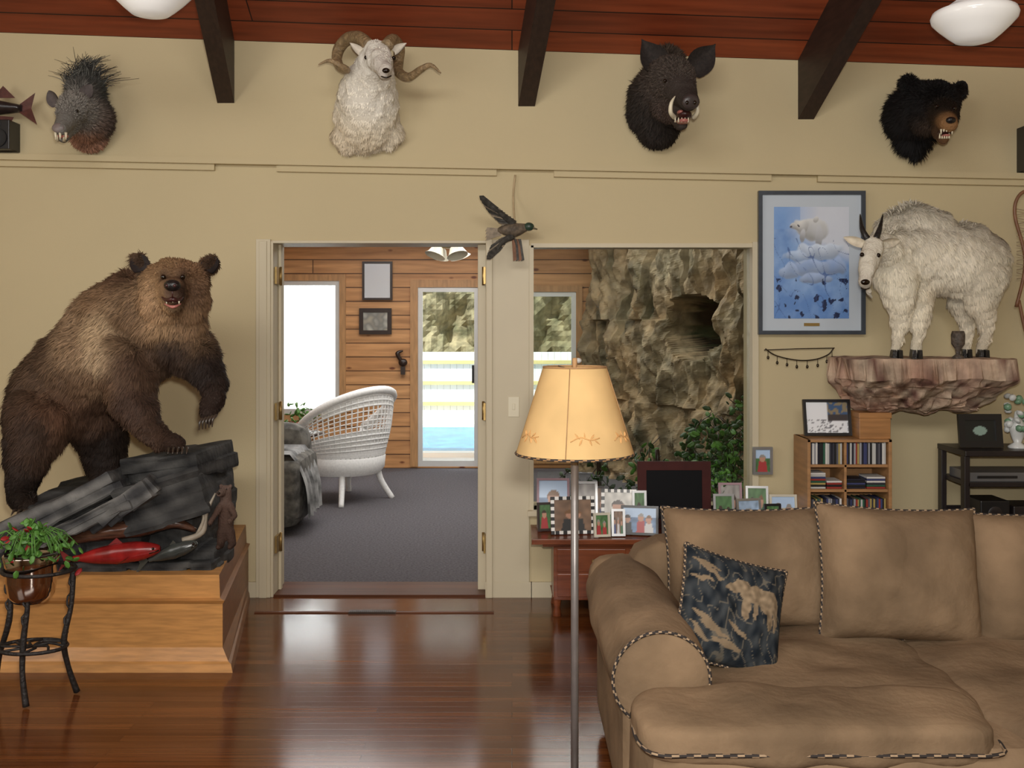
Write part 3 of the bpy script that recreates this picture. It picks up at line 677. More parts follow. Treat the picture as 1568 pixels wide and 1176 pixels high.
# ================================================================ PLANT STAND
g=G();y=-1.67
for k,(tu,tv,mu,mv,bu,bv,dy) in enumerate(((8,862,14,950,-8,1050,.16),(40,868,36,980,40,1078,-.03),(112,870,112,930,118,1045,.14))):
    a=W(tu,tv,y+dy*.6);m=W(mu,mv,y+dy*.5);b_=W(bu,bv,y+dy);b_.z=.008
    if k==2:m=W(98,980,y+dy*.5)
    q=[a,a.lerp(m,.5)+Vector((.012,0,0)),m,m.lerp(b_,.5)+Vector((-.01,0,.0)),b_];g.tube(q,[.013,.010,.013,.011,.014],0,7,5)
    g.tube([p+Vector((.012*math.cos(i*2.2),.012*math.sin(i*2.2),0)) for i,p in enumerate([a.lerp(m,t/10) for t in range(11)])],.005,0,5,2)
p=W(50,990,y+.05)
g.tube([p+Vector((.14*math.cos(t),.10*math.sin(t),0)) for t in np.linspace(0,6.28,17)[:-1]],.008,0,6,2,True)
for t in np.linspace(0,6.28,9)[:-1]:g.tube([p,p+Vector((.07*math.cos(t+.5),.05*math.sin(t+.5),.008)),p+Vector((.14*math.cos(t),.10*math.sin(t),0))],.006,0,5,3)
p=W(60,872,y+.05);g.tube([p+Vector((.145*math.cos(t),.125*math.sin(t),0)) for t in np.linspace(0,6.28,17)[:-1]],.008,0,6,2,True)
g.build('plant_stand',[ironm])
g=G();p=W(48,920,y+.05);g.lathe([(0,0),(.07,.0),(.092,.03),(.10,.09),(.102,.15),(.112,.195),(.108,.20),(.095,.19),(0,.18)],p,0,32)
for i in range(140):
    a=random.uniform(0,6.28);r=random.uniform(.0,.20);h=random.uniform(0,.15)*(1-r*2.5)+.2
    if r>.12:h-=random.uniform(.0,.22)*(r-.1)*5
    q=p+Vector((math.cos(a)*r,math.sin(a)*r*.8,h));g.sph(q,(.022,.013,.003),2 if random.random()<.05 else 1,rot(random.uniform(-70,70),random.uniform(-70,70),random.uniform(0,360)),6)
for i in range(30):
    a=random.uniform(0,6.28);r=random.uniform(.08,.2);g.tube([p+Vector((0,0,.17)),p+Vector((math.cos(a)*r*.5,math.sin(a)*r*.4,.30)),p+Vector((math.cos(a)*r,math.sin(a)*r*.8,.22))],.0025,1,4,3)
g.build('potted_fern',[M('copper_pot',(.62,.54,.48),.1,1,noi=(6,.2)),leafm,redl])

# ================================================================ WALL MOUNTS
j=empty('javelina_head_mount',W(130,170,-.1))
pj=P_([(150,150,-.1,(.05,.05,.045),.05),(130,110,-.2,(.06,.06,.055),.06),(160,195,-.1,(.06,.045,.038),.04),(110,160,-.35,(.18,.165,.145),.02),(130,215,-.15,(.20,.10,.06),.035),(95,200,-.48,(.20,.19,.17),.004),(115,190,-.35,(.14,.13,.115),.012),(145,222,-.05,(.32,.17,.11),.03)])
b=bodymesh('body',[[(136,185,-.05,34),(131,180,-.16,34),(120,170,-.26,28)],[(136,205,-.06,26)],[(132,140,-.1,22),(124,145,-.22,18)],[(114,165,-.32,24),(103,182,-.42,16),(93,197,-.50,11)],[(108,190,-.36,14),(95,212,-.45,8)]],.009,4,pj,j,lump=.006)
fur(b,'fur',17000,pj,tuple(W(93,198,-.5)),.003,j,down=.15,lift=.5,cvar=.6)
rng2=np.random.default_rng(3);g=G()
for i in range(230):
    t=rng2.random();q=W(118+28*t+rng2.normal(0,4),142+10*t-12*math.sin(t*3.1),-.22+.15*t);g.tube([q,q+Vector((.02*rng2.normal()-.01+.08*(t-.4),-.01,.07+.05*math.sin(t*3.1))),q+Vector((.05*rng2.normal()+.17*(t-.4),.0,.10+.07*math.sin(t*3.1)+.02*rng2.normal()))],[.0028,.002,.0008],0 if i%3 else 1,4,2)
g.build('crest_bristles',[M('bristle_dark',(.03,.03,.026),.7,noi=(30,.2)),M('bristle_grey',(.16,.16,.14),.7,noi=(30,.2))],j)
g=G();g.sph(W(89,196,-.525),(.034,.012,.026),0);g.sph(W(96,208,-.475),(.03,.03,.014),1)
for u in(85,92,101):g.tube([W(u,203,-.52),W(u,214,-.52)],[.008,.002],2,6,1)
for u in(88,98):g.tube([W(u,216,-.47),W(u,206,-.50)],[.008,.002],2,6,1)
g.sph(W(97,170,-.42),.009,3);g.sph(W(118,170,-.42),.009,3)
g.ear(W(88,160,-.3),W(72,138,-.28),.07,(-.3,-1,0),4,.4,.8);g.ear(W(128,150,-.3),W(140,128,-.28),.07,(.3,-1,0),4,.4,.8)
g.build('face',[M('snout_grey',(.2,.16,.15),.4,noi=(20,.2)),gum,toothm,eyem,M('ear_grey',(.12,.10,.095),.8,noi=(40,.3))],j)
# dall sheep
wht=(.88,.83,.72)
sh_=empty('dall_sheep_head_mount',W(565,170,-.1))
ps=P_([(560,190,-.1,(.86,.80,.66),.03),(530,215,-.1,(.72,.62,.46),.03),(600,215,-.1,(.68,.60,.46),.03),(560,225,-.15,(.66,.57,.42),.03),(570,150,-.3,wht,.022),(575,90,-.45,(.88,.84,.74),.008),(590,115,-.6,(.72,.66,.58),.002),(600,130,-.2,wht,.02)])
b=bodymesh('body',[[(562,182,-.06,50),(563,150,-.13,46),(568,122,-.22,36),(575,97,-.32,27)],[(535,208,-.04,28),(595,204,-.04,24)],[(562,204,-.06,30)],[(577,84,-.36,23),(583,96,-.46,17),(589,107,-.56,12)],[(588,113,-.5,10),(590,116,-.57,7)]],.010,5,ps,sh_,lump=.014)
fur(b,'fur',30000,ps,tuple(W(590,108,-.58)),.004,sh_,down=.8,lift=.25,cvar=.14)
g=G();g.sph(W(591,108,-.615),(.02,.012,.014),0);g.tube([W(584,117,-.60),W(592,119,-.615),W(599,116,-.60)],.004,0,6,3)
for u,v in((561,88),(603,89)):g.sph(W(u,v,-.435),.012,0)
g.tube([W(566,70,-.38),W(550,58,-.30),W(532,60,-.2),W(519,75,-.14),W(516,92,-.18),W(522,104,-.27),W(531,107,-.36),W(522,101,-.42),W(505,93,-.45),W(488,99,-.47)],[.035,.037,.036,.033,.029,.025,.021,.017,.011,.003],1,12,6)
g.tube([W(592,70,-.38),W(602,62,-.28),W(611,74,-.18),W(610,95,-.14),W(611,110,-.2),W(626,118,-.3),W(645,106,-.38),W(660,100,-.42),W(675,112,-.44)],[.035,.037,.034,.030,.027,.024,.019,.012,.003],1,12,6)
g.ear(W(555,82,-.33),W(537,66,-.38),.045,(0,-1,0),2,.5,.8);g.ear(W(604,80,-.33),W(620,66,-.38),.045,(0,-1,0),2,.5,.8)
g.build('horns_and_face',[eyem,hornm,M('ear_white',(.72,.66,.56),.8,noi=(40,.15))],sh_)
# boar
bo=empty('wild_boar_head_mount',W(1020,160,-.1))
pb=P_([(1000,160,-.1,(.022,.018,.015),.04),(1010,100,-.15,(.05,.035,.025),.045),(1035,115,-.4,(.06,.046,.037),.018),(1050,150,-.55,(.065,.052,.045),.006),(1057,165,-.7,(.06,.048,.042),.002),(1010,215,-.1,(.02,.015,.012),.035),(1040,190,-.4,(.06,.04,.032),.015)])
b=bodymesh('body',[[(1003,170,-.05,42),(1006,150,-.12,42),(1015,135,-.22,38)],[(1008,194,-.06,32)],[(1020,100,-.12,26)],[(1028,122,-.32,36),(1040,135,-.45,26),(1050,149,-.58,18),(1056,156,-.68,14)],[(1032,155,-.35,24),(1040,180,-.46,14),(1044,192,-.58,9)],[(1025,160,-.3,28)]],.010,4,pb,bo,lump=.006)
fur(b,'fur',32000,pb,tuple(W(1057,158,-.7)),.003,bo,down=.4,lift=.4,cvar=.5)
g=G();g.sph(W(1058,156,-.71),(.048,.016,.038),0,rot(15,0,10));
for u in(1052,1064):g.sph(W(u,157,-.728),(.009,.006,.011),3,n=8)
g.sph(W(1047,177,-.55),(.042,.07,.028),1);g.sph(W(1046,186,-.62),(.036,.045,.014),5,n=10);g.sph(W(1042,172,-.58),(.02,.03,.012),5,n=10)
for sg,u in((-1,1031),(1,1064)):
    g.tube([W(u-2*sg,180,-.57),W(u+4*sg,172,-.62),W(u+3*sg,158,-.63),W(u-3*sg,147,-.62)],[.013,.012,.010,.002],2,8,5)
for i in range(5):g.tube([W(1034+i*5,187,-.645),W(1034+i*5,180,-.655)],[.006,.002],2,6,1)
for u,v in((1018,124),(1055,122)):g.sph(W(u,v,-.50),.011,3)
g.ear(W(1012,112,-.26),W(982,58,-.22),.15,(-.1,-1,0),4,.45,1.3);g.ear(W(1058,112,-.26),W(1097,66,-.24),.15,(.1,-1,0),4,.45,1.3)
g.build('face_and_tusks',[M('boar_snout',(.06,.045,.042),.35,noi=(20,.3)),darkm,toothm,eyem,M('boar_ear',(.03,.022,.018),.85,noi=(60,.5)),gum],bo)
# black bear head
bb_=empty('black_bear_head_mount',W(1420,180,-.1))
pk=P_([(1390,180,-.1,(.008,.007,.007),.055),(1385,220,-.1,(.008,.007,.007),.07),(1420,150,-.35,(.008,.007,.007),.025),(1450,165,-.5,(.02,.014,.01),.006),(1450,192,-.6,(.30,.16,.07),.003,.9),(1440,205,-.5,(.11,.06,.035),.008,.6),(1440,135,-.4,(.008,.007,.007),.02),(1400,235,-.1,(.008,.007,.007),.06)])
b=bodymesh('body',[[(1392,178,-.05,34),(1400,170,-.15,36),(1418,162,-.25,36)],[(1400,208,-.07,24)],[(1405,232,-.07,8)],[(1432,160,-.32,35)],[(1420,180,-.32,24),(1445,178,-.34,22)],[(1442,172,-.42,22),(1449,185,-.53,16),(1453,190,-.60,13)],[(1440,200,-.42,13),(1445,213,-.52,8.5)],[(1391,128,-.24,12)],[(1468,140,-.26,12)]],.010,4,pk,bb_,lump=.006)
fur(b,'fur',28000,pk,tuple(W(1453,188,-.62)),.003,bb_,down=.5,lift=.55,cvar=.4)
g=G();g.sph(W(1456,184,-.645),(.026,.018,.018),0);g.sph(W(1447,203,-.53),(.035,.05,.018),1);g.sph(W(1448,208,-.57),(.024,.03,.009),4,n=10)
for i in range(5):g.tube([W(1441+i*4.2,198,-.61),W(1441+i*4.2,198+(8 if i in(0,4) else 4),-.61)],[.006,.002],2,6,1);g.tube([W(1439+i*3.6,212,-.585),W(1439+i*3.6,212-(8 if i in(0,4) else 4),-.59)],[.006,.002],2,6,1)
for u,v in((1434,163),(1461,166)):g.sph(W(u,v,-.525),.010,3)
g.ear(W(1396,140,-.26),W(1386,113,-.25),.085,(.2,-1,0),5,.3,.6);g.ear(W(1462,146,-.28),W(1480,124,-.27),.085,(0,-1,0),5,.3,.6)
g.build('face',[nosem,darkm,toothm,eyem,gum,M('ear_black',(.01,.009,.009),.85,noi=(60,.3))],bb_)
# fish mount and speaker at far left
g=G();a=W(-60,162,-.1);b_=W(34,166,-.1)
g.tube([a,a.lerp(b_,.25),a.lerp(b_,.6),b_],[.07,.10,.07,.03],0,12,5,flat=.6)
g.add([b_+Vector((-.02,0,.02)),W(54,142,-.12),W(48,166,-.1),W(57,191,-.12),b_+Vector((-.02,0,-.02))],[(0,1,2),(0,2,4),(2,3,4)],1)
m_=W(10,150,-.1);g.add([m_+Vector((-.08,0,.0)),m_+Vector((-.02,0,.07)),m_+Vector((.05,0,.0))],[(0,1,2)],1);m_=W(8,182,-.1);g.add([m_+Vector((-.06,0,.02)),m_+Vector((.02,-.01,-.06)),m_+Vector((.05,0,.01))],[(0,1,2)],1)
g.tube([a+Vector((0,.0,0)),a+Vector((0,.1,0))],.02,0,6,1)
g.build('mounted_fish',[M('fish_dark',(.03,.022,.02),.3,noi=(20,.4)),M('fish_tail',(.11,.035,.028),.4,noi=(30,.4))])
def speaker(name,u0,v0,u1,v1):
    g=G();a=W(u0,v0,-.13);b=W(u1,v1,-.13);g.bb(a.x,b.x,-.13,-.0,b.z,a.z,0);g.lathe([(0,0),(.02,.002),(.04,-.0),(.055,.006)],((a.x+b.x)/2,-.132,(a.z+b.z)/2-.02),1,20,rot(90,0,0));g.lathe([(0,.004),(.015,.002),(.02,0)],((a.x+b.x)/2,-.132,(a.z+b.z)/2+.06),1,16,rot(90,0,0));g.build(name,[blackm,M('speaker_cone',(.015,.015,.015),.7,noi=(30,.2))],bevel=.004)
speaker('wall_speaker',-22,183,14,228);speaker('wall_speaker.001',1574,190,1620,260)
# flying duck
g=G();y=-.14
g.tube([W(762,352,y),W(772,352,y),W(788,352,y),W(802,349,y),W(808,348,y)],[.008,.03,.042,.026,.018],0,10,5);g.sph(W(810,347,y-.01),(.03,.024,.024),1);g.tube([W(816,349,y-.02),W(823,351,y-.02)],[.012,.006],4,8,1,flat=.5)
def wing(base,tip,mid,w,mi):
    base,tip,mid=W(*base),W(*tip),W(*mid);ax=(tip-base).normalized();n=9
    for i in range(n):
        t=i/(n-1);o=base.lerp(mid,min(1,t*2)) if t<.5 else mid.lerp(tip,(t-.5)*2);dirn=(ax*(.35+.65*t)+Vector((-.8,0,-.2))*(1-t)).normalized();L=w*(.8+.4*t);side=dirn.cross(Vector((0,1,0))).normalized()*.016
        p0=o-dirn*.02;g.add([p0-side,p0+side,o+dirn*L*.8+side+Vector((0,-.004*i/3,0)),o+dirn*L,o+dirn*L*.8-side],[(0,1,2,3,4)],mi if i%3 else 3)
    g.tube([base,mid,tip],[.022,.016,.005],mi,8,5)
wing((786,342,y),(754,316,y-.12),(768,328,y-.06),.095,2);wing((784,362,y),(762,382,y-.1),(770,370,y-.05),.095,2)
for i in range(4):g.add([W(768,350+i*2,y),W(746,352+i*5-4,y-.01),W(743,358+i*5-4,y-.01),W(768,354+i*2,y)],[(0,1,2,3)],3)
for i in range(4):g.add([W(784+i*3,366,y),W(786+i*4,400,y-.02),W(791+i*4,398,y-.02),W(789+i*3,366,y)],[(0,1,2,3)],2 if i%2 else 5)
g.tube([W(789,268,-.02),W(786,300,-.03),W(788,340,-.10)],.006,6,5,4);g.tube([W(786,352,y),W(788,352,0)],.006,6,5,1)
g.build('flying_duck_mount',[M('duck_body',(.16,.12,.08),.7,noi=(40,.6)),M('duck_head',(.03,.06,.04),.4,noi=(30,.3)),M('duck_wing',(.07,.065,.055),.7,noi=(50,.6)),M('duck_feather_light',(.30,.24,.17),.7,noi=(40,.4)),M('duck_bill',(.12,.10,.06),.4,noi=(20,.2)),M('duck_chestnut',(.22,.10,.05),.7,noi=(30,.3)),M('hang_cord',(.5,.38,.22),.7,noi=(30,.2))])

# ================================================================ RIGHT WALL GROUP
a=W(1160,293,-.02);b=W(1323,512,-.02)
def print_c(u,v):
    n=noise.fractal(Vector((u*4,v*5,1)),1,2,4);c=Vector((.12,.25,.55)).lerp(Vector((.28,.44,.72)),max(0,min(1,.5+n*.7+(v-.6)*.7)))
    if v+u*.25>.72:
        c=c.lerp(Vector((.68,.70,.74)),.85*min(1,(v+u*.25-.72)*7)*max(0,min(1,u*2.2-.3)))
    if v>.8 and u<.35:c=c.lerp(Vector((.20,.36,.68)),.6)
    du=.10*noise.noise(Vector((u*6,v*7,21)))+.05*noise.noise(Vector((u*15,v*17,4)));dv=.05*noise.noise(Vector((u*7,v*6,33)))
    def blob(x,y,rx,ry,cc,k=1,sh=True):
        nonlocal c
        uu=u+du*(.6 if k else .2);vv=v+dv
        d=((uu-x)/rx)**2+((vv-y)/ry)**2
        if d<1.3:
            s_=1 if not sh else (.72+.35*max(-.6,min(1,(vv-y)/ry)))
            c=c.lerp(Vector(cc)*s_,max(0,min(1,(1.3-d)*2.2))*(.85+.3*n))
    # polar bear standing on the snow ridge, head to the left, and a second head below
    for t in((.50,.80,.21,.085,(.66,.67,.66)),(.36,.835,.10,.06,(.68,.69,.68)),(.27,.82,.06,.035,(.62,.62,.60)),(.60,.74,.05,.09,(.55,.57,.60)),(.38,.74,.04,.08,(.55,.57,.60)),(.56,.88,.04,.025,(.7,.7,.68))):blob(*t,k=0)
    blob(.225,.812,.016,.012,(.03,.03,.05),0,False);blob(.32,.85,.012,.010,(.03,.03,.05),0,False)
    for t in((.62,.60,.30,.07,(.66,.76,.90)),(.30,.56,.16,.06,(.55,.68,.88)),(.45,.46,.26,.07,(.50,.62,.84)),(.80,.47,.16,.07,(.44,.56,.80)),(.2,.42,.12,.06,(.45,.58,.82)),(.55,.36,.22,.05,(.40,.52,.76))):blob(*t)
    m=noise.turbulence(Vector((u*8,v*10,5)),4,False)
    if v<.36 and m>.30+v*.75: c=Vector((.015,.025,.075))
    if v<.72 and abs(noise.noise(Vector((u*6+v*3,v*5,11))))<.014:c=c.lerp(Vector((.05,.10,.28)),.75)
    return tuple(c)
frame('framed_wildlife_print',(a+b)/2,b.x-a.x,a.z-b.z,.022,M('frame_slate',(.05,.06,.075),.35,noi=(20,.2)),colfn=print_c,mat_w=.07,matm=M('mat_board',(.50,.56,.62),.7,noi=(3,.04)),res=(130,180),depth=.03)
g=G();p=W(1243,497,-.035);g.box(p,(.09,.004,.018));g.build('print_nameplate',[brass])
g=G();pts=[(1172,534),(1185,543),(1205,549),(1228,552),(1250,550),(1268,543),(1276,534)]
g.tube([W(u,v,-.02) for u,v in pts],.004,0,6,4);g.tube([W(1170,536,-.02),W(1222,534,-.02),W(1278,533,-.02)],.003,0,5,1)
for i,(u,v) in enumerate([(1176,538),(1190,546),(1205,549),(1220,552),(1236,552),(1252,550),(1266,544),(1274,538)]):
    p=W(u,v,-.025);g.tube([p,p+Vector((0,0,-.03))],.002,0,5,1);g.sph(p+Vector((0,-.002,-.036)),(.008,.006,.011),0,n=8)
g.build('wall_garland',[M('bronze_chain',(.05,.035,.02),.4,.6,noi=(30,.3))])
# rock ledge
def lcol(p):
    n=noise.fractal(Vector(p)*5,1,2,4)*.5+.5;m=noise.noise(Vector(p)*17)
    c=Vector((.50,.27,.19)).lerp(Vector((.64,.52,.38)),max(0,min(1,n*1.3-.1)));return tuple(c.lerp(Vector((.17,.08,.06)),max(0,min(1,m*1.8))))
def ldisp(q,p):
    z=q.z
    if p.z>.3: return Vector((q.x+.02*noise.noise(q*7),q.y,.15+.010*noise.noise(q*9)))
    k=max(0,(-p.z+.3)/1.3);w=1-.30*k-.14*k*noise.noise(q*3+Vector((4,0,0)))
    n=noise.cell(q*16)*.02+noise.noise(q*9)*.07+noise.noise(q*22)*.045
    return Vector((q.x*w,(q.y-.27)*(1-.45*k)+.27,q.z*(1+.3*noise.noise(q*6))))+Vector((p.x,min(0,p.y),0))*n*.8
g=G();p0=W(1409,548,-.29);g.sbox((p0.x,-.28,p0.z-.15),(.89,.54,.30),9,40,0,disp=ldisp,col=lcol,sm=False)
g.build('rock_ledge_shelf',[ROCKA])
# mountain goat
gt=empty('mountain_goat',W(1430,545,-.3))
pg=P_([(1400,350,-.35,(.66,.61,.50),.04),(1390,325,-.3,(.52,.48,.39),.035),(1460,400,-.5,(.76,.70,.57),.05),(1530,420,-.4,(.60,.54,.42),.04),(1540,370,-.3,(.46,.41,.33),.03),(1460,345,-.3,(.56,.51,.41),.03),(1450,460,-.5,(.66,.58,.44),.05),(1380,430,-.5,(.76,.70,.56),.05),(1334,420,-.6,(.84,.79,.66),.007,1.),(1325,440,-.7,(.70,.64,.54),.003,.6),(1340,385,-.62,(.82,.77,.64),.009,.9),(1350,460,-.5,(.76,.69,.54),.04,.6),(1375,490,-.45,(.78,.71,.56),.04),(1400,490,-.45,(.78,.71,.56),.04),(1490,500,-.4,(.72,.64,.50),.04),(1370,530,-.45,(.74,.67,.52),.010,.6),(1403,530,-.45,(.74,.67,.52),.010,.6),(1478,530,-.4,(.68,.6,.46),.010,.6),(1503,530,-.4,(.68,.6,.46),.010,.6)])
b=bodymesh('body',[[(1388,388,-.30,54),(1420,390,-.29,55),(1460,398,-.29,55),(1496,403,-.29,50),(1508,410,-.29,38)],
[(1378,365,-.30,42),(1400,350,-.30,39),(1430,360,-.29,38)],[(1480,382,-.29,42),(1510,392,-.29,34)],
[(1375,385,-.36,38),(1358,382,-.44,28),(1346,380,-.52,20)],[(1336,380,-.58,17),(1332,398,-.63,15),(1327,420,-.68,11.5),(1325,434,-.70,9.5)],
[(1372,420,-.40,34),(1378,455,-.40,25),(1380,482,-.38,17),(1376,508,-.38,9.5),(1372,536,-.39,8)],
[(1395,430,-.30,34),(1404,460,-.36,23),(1406,486,-.38,16),(1407,510,-.38,9.5),(1402,538,-.39,8)],
[(1506,425,-.36,36),(1500,458,-.36,25),(1508,488,-.34,15),(1511,510,-.34,9.5),(1503,538,-.36,8)],
[(1484,430,-.20,32),(1473,462,-.2,21),(1482,490,-.2,13),(1480,513,-.2,9.5),(1477,538,-.2,8)],[(1524,400,-.28,18),(1538,416,-.28,9)],[(1330,446,-.64,6),(1334,456,-.62,3)]],.0105,5,pg,gt,lump=.010)
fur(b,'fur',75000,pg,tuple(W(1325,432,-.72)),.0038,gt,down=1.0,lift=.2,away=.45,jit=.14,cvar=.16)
g=G()
g.tube([W(1328,366,-.59),W(1320,350,-.57),W(1317,328,-.50)],[.019,.013,.002],0,10,6);g.tube([W(1341,366,-.59),W(1347,350,-.57),W(1352,328,-.50)],[.019,.013,.002],0,10,6)
g.ear(W(1322,374,-.58),W(1291,363,-.55),.05,(0,-1,-.2),1,.5,.8);g.ear(W(1350,374,-.58),W(1380,368,-.55),.05,(0,-1,-.2),1,.5,.8)
g.sph(W(1325,432,-.755),(.024,.012,.015),2);g.tube([W(1318,441,-.745),W(1325,443,-.76),W(1332,441,-.745)],.003,2,5,3)
for u,v in((1320,390),(1345,391)):g.sph(W(u,v,-.655),.012,2)
for u,v,y in((1371,541,-.40),(1401,543,-.40),(1503,543,-.37),(1477,543,-.21)):
    p=W(u,v,y);p.z=p0.z+.026;
    for s_ in(-1,1):g.box(p+Vector((s_*.014,-.01,0)),(.025,.06,.045),0,rot(8,0,s_*6),taper=.8)
g.build('horns_and_hooves',[hornk,M('goat_ear',(.70,.63,.50),.8,noi=(40,.2)),eyem],gt)
g=G();p=W(1467,546,-.45);p.z=p0.z;g.lathe([(0,0),(.032,0),(.03,.01),(.012,.025),(.014,.05),(.034,.08),(.036,.13),(.03,.15),(0,.145)],p,0,20);g.build('carved_candle_holder',[M('carved_dark',(.11,.085,.065),.6,noi=(40,.6),bump=(40,.6))])
g=G();g.tube([W(1556,470,-.04),W(1570,400,-.04),W(1554,330,-.04),W(1560,300,-.04),W(1579,292,-.04),W(1602,305,-.04),W(1608,340,-.04),W(1596,400,-.04),W(1594,470,-.04)],.010,0,8,6)
for i in range(8):
    v=320+i*14;g.tube([W(1557,v,-.04),W(1604,v+9,-.04)],.003,1,5,1);g.tube([W(1604,v,-.04),W(1557,v+9,-.04)],.003,1,5,1)
g.tube([W(1560,460,-.04),W(1576,520,-.04),W(1592,460,-.04)],.010,0,8,5);g.build('snowshoe',[M('bent_ash',(.26,.12,.06),.45,noi=(20,.3)),M('rawhide',(.4,.3,.18),.6,noi=(20,.2))])
# CD bookcase
g=G();y=-.36
x0,x1=1.62,W(1366,672,y).x;zt=W(0,673,y).z
g.bb(x0,x0+.018,-.36,-.10,0,zt);g.bb(x1-.018,x1,-.36,-.10,0,zt);g.bb(x0,x1,-.36,-.10,zt-.016,zt);g.bb(x0,x1,-.10,-.09,0,zt)
zs=[]
for v in(714,752,800,845): z=W(0,v,y).z;zs.append(z);g.bb(x0+.018,x1-.018,-.35,-.10,z-.008,z+.008)
g.bb(x0-.01,x1+.01,-.37,-.08,0,.05);xm=(x0+x1)/2-.02;g.bb(xm-.007,xm+.007,-.35,-.10,.05,zt-.01)
g.build('cd_shelf',[pine],bevel=.002)
g=G();cc=[(.02,.02,.02),(.5,.5,.48),(.05,.06,.15),(.3,.04,.03),(.03,.1,.06),(.4,.3,.1),(.65,.63,.6),(.04,.04,.05),(.1,.1,.12),(.02,.02,.03),(.3,.3,.32)]
for ri,z in enumerate(zs[:3]):
    for (s0,s1) in((x0+.022,xm-.01),(xm+.01,x1-.022)):
        if ri==1:
            for (f0,f1) in((.02,.48),(.52,.98)):
                for k in range(random.randint(4,8)):
                    w=s1-s0;g.bb(s0+w*f0,s0+w*f1,-.33,-.2,z+.009+k*.011,z+.018+k*.011,0,random.choice(cc))
            continue
        x=s0
        while x<s1-.012:
            w=random.uniform(.008,.012);h=random.uniform(.118,.126);g.bb(x,x+w*.92,-.345+random.uniform(0,.01),-.2,z+.009,z+.009+h*.95,0,random.choice(cc));x+=w
g.build('cd_collection',[VCG])
p=W(1268,641,-.25)
def pc(u,v):
    if abs(v-.5)<.1 and u>.5:return (.05,.04,.04)
    if v>.5 and u>.5:return (.25,.2,.12) if noise.noise(Vector((u*9,v*9,0)))>0 else (.05,.1,.2)
    if v<.42 and abs(noise.noise(Vector((u*7,v*12,3))))<.07:return (.2,.2,.22)
    return (.8,.82,.85)
frame('framed_photo',(p.x,-.22,zt+.106),.265,.205,.016,blackm,colfn=pc,R=rot(-12,0,0),easel=True,res=(30,24))
g=G();a=W(1315,0,-.33);b=W(1363,0,-.33);g.bb(a.x,b.x,-.34,-.17,zt+.0,zt+.135);g.bb(a.x-.004,b.x+.004,-.345,-.165,zt+.115,zt+.145);g.build('wooden_box',[M('box_pine',(.42,.20,.07),.45,noi=(5,.3),stretch=(1,1,9))],bevel=.003)
# black entertainment stand
g=G();y=-.42
xs0=2.45;zt2=W(0,690,y).z
def shz(v):return W(0,v,y).z
g.bb(xs0,3.35,-.44,-.08,zt2-.03,zt2);g.bb(xs0+.0,xs0+.03,-.43,-.38,0,zt2-.03);g.bb(xs0+.0,xs0+.03,-.14,-.09,0,zt2-.03);g.bb(3.3,3.35,-.43,-.09,0,zt2-.03)
for v in(742,808):g.bb(xs0+.02,3.33,-.43,-.09,shz(v)-.012,shz(v)+.012)
g.bb(xs0,3.35,-.43,-.09,0,.06);g.bb(xs0+.02,3.33,-.1,-.085,shz(808),shz(790))
g.build('media_stand',[blackw],bevel=.003)
z1=shz(742)+.012;z2=shz(808)+.012
g=G();g.bb(xs0+.04,xs0+.46,-.40,-.15,z1,z1+.05,0);g.bb(xs0+.08,xs0+.3,-.405,-.40,z1+.018,z1+.033,1);g.build('dvd_player',[M('silver',(.22,.22,.23),.35,.6,noi=(9,.1)),blackm],bevel=.003)
g=G();g.bb(xs0+.10,xs0+.26,-.40,-.2,z2,z2+.13,0);g.bb(xs0+.28,xs0+.55,-.40,-.2,z2,z2+.10,1);g.lathe([(0,.0),(.03,.004),(.04,0)],(xs0+.18,-.402,z2+.06),1,16,rot(90,0,0));g.build('stereo_speaker_box',[blackm,blackw],bevel=.006)
frame('digital_photo_frame',(W(1502,0,-.3).x,-.28,zt2+.093),.24,.185,.035,blackm,colfn=lambda u,v:(.25,.35,.3) if (u-.5)**2+(v-.5)**2<.05 else (.01,.012,.012),R=rot(-8,0,0),easel=True)
g=G();p=Vector((W(1558,0,-.3).x,-.3,zt2));g.lathe([(0,0),(.05,0),(.05,.01),(.02,.03),(.035,.07),(.045,.12),(.02,.16),(.015,.2),(.0,.21)],p,0,16)
for k in range(24):
    a_=random.uniform(0,6.28);h=random.uniform(.1,.3);g.sph(p+Vector((math.cos(a_)*.05,math.sin(a_)*.05,h)),(.022,.014,.02),1 if k%2 else 0,rot(random.uniform(0,90),random.uniform(0,90),0),6)
g.build('ceramic_flower_figurine',[M('porcelain',(.7,.72,.70),.2,noi=(12,.2)),M('porcelain_green',(.22,.4,.25),.3,noi=(12,.3))])

# ================================================================ CONSOLE TABLE + photos
g=G();tz=.435;tx0=W(814,0,-.42).x;tx1=1.52
g.bb(tx0,tx1,-.46,-.06,tz-.03,tz);g.bb(tx0+.06,tx1-.04,-.42,-.08,tz-.05,tz-.03)
g.bb(tx0+.12,tx1-.08,-.40,-.08,.09,tz-.05)
for i in range(3):
    w=(tx1-tx0-.24)/3;xx=tx0+.14+i*w
    for z in(.11,.245):
        g.bb(xx,xx+w-.02,-.408,-.40,z,z+.125);g.sph((xx+w/2,-.42,z+.062),.012,1,n=8)
for xx in(tx0+.14,tx1-.1):
    for yy in(-.37,-.12):g.tube([(xx,yy,.1),(xx,yy-.012,.05),(xx,yy,0.0)],[.03,.018,.026],0,8,3)
g.build('console_chest',[mahog,brass],bevel=.004)
silver=M('silver_frame',(.5,.5,.5),.3,.8,noi=(10,.1)); purple=M('mauve_frame',(.35,.22,.25),.5,noi=(10,.1))
cream=M('cream_frame',(.6,.56,.45),.5,noi=(10,.1));burg=M('burgundy_frame',(.055,.010,.008),.6,noi=(10,.3),spec=.2)
scrn=M('screen_attr',(1,1,1),.6,attr=True,spec=.1)
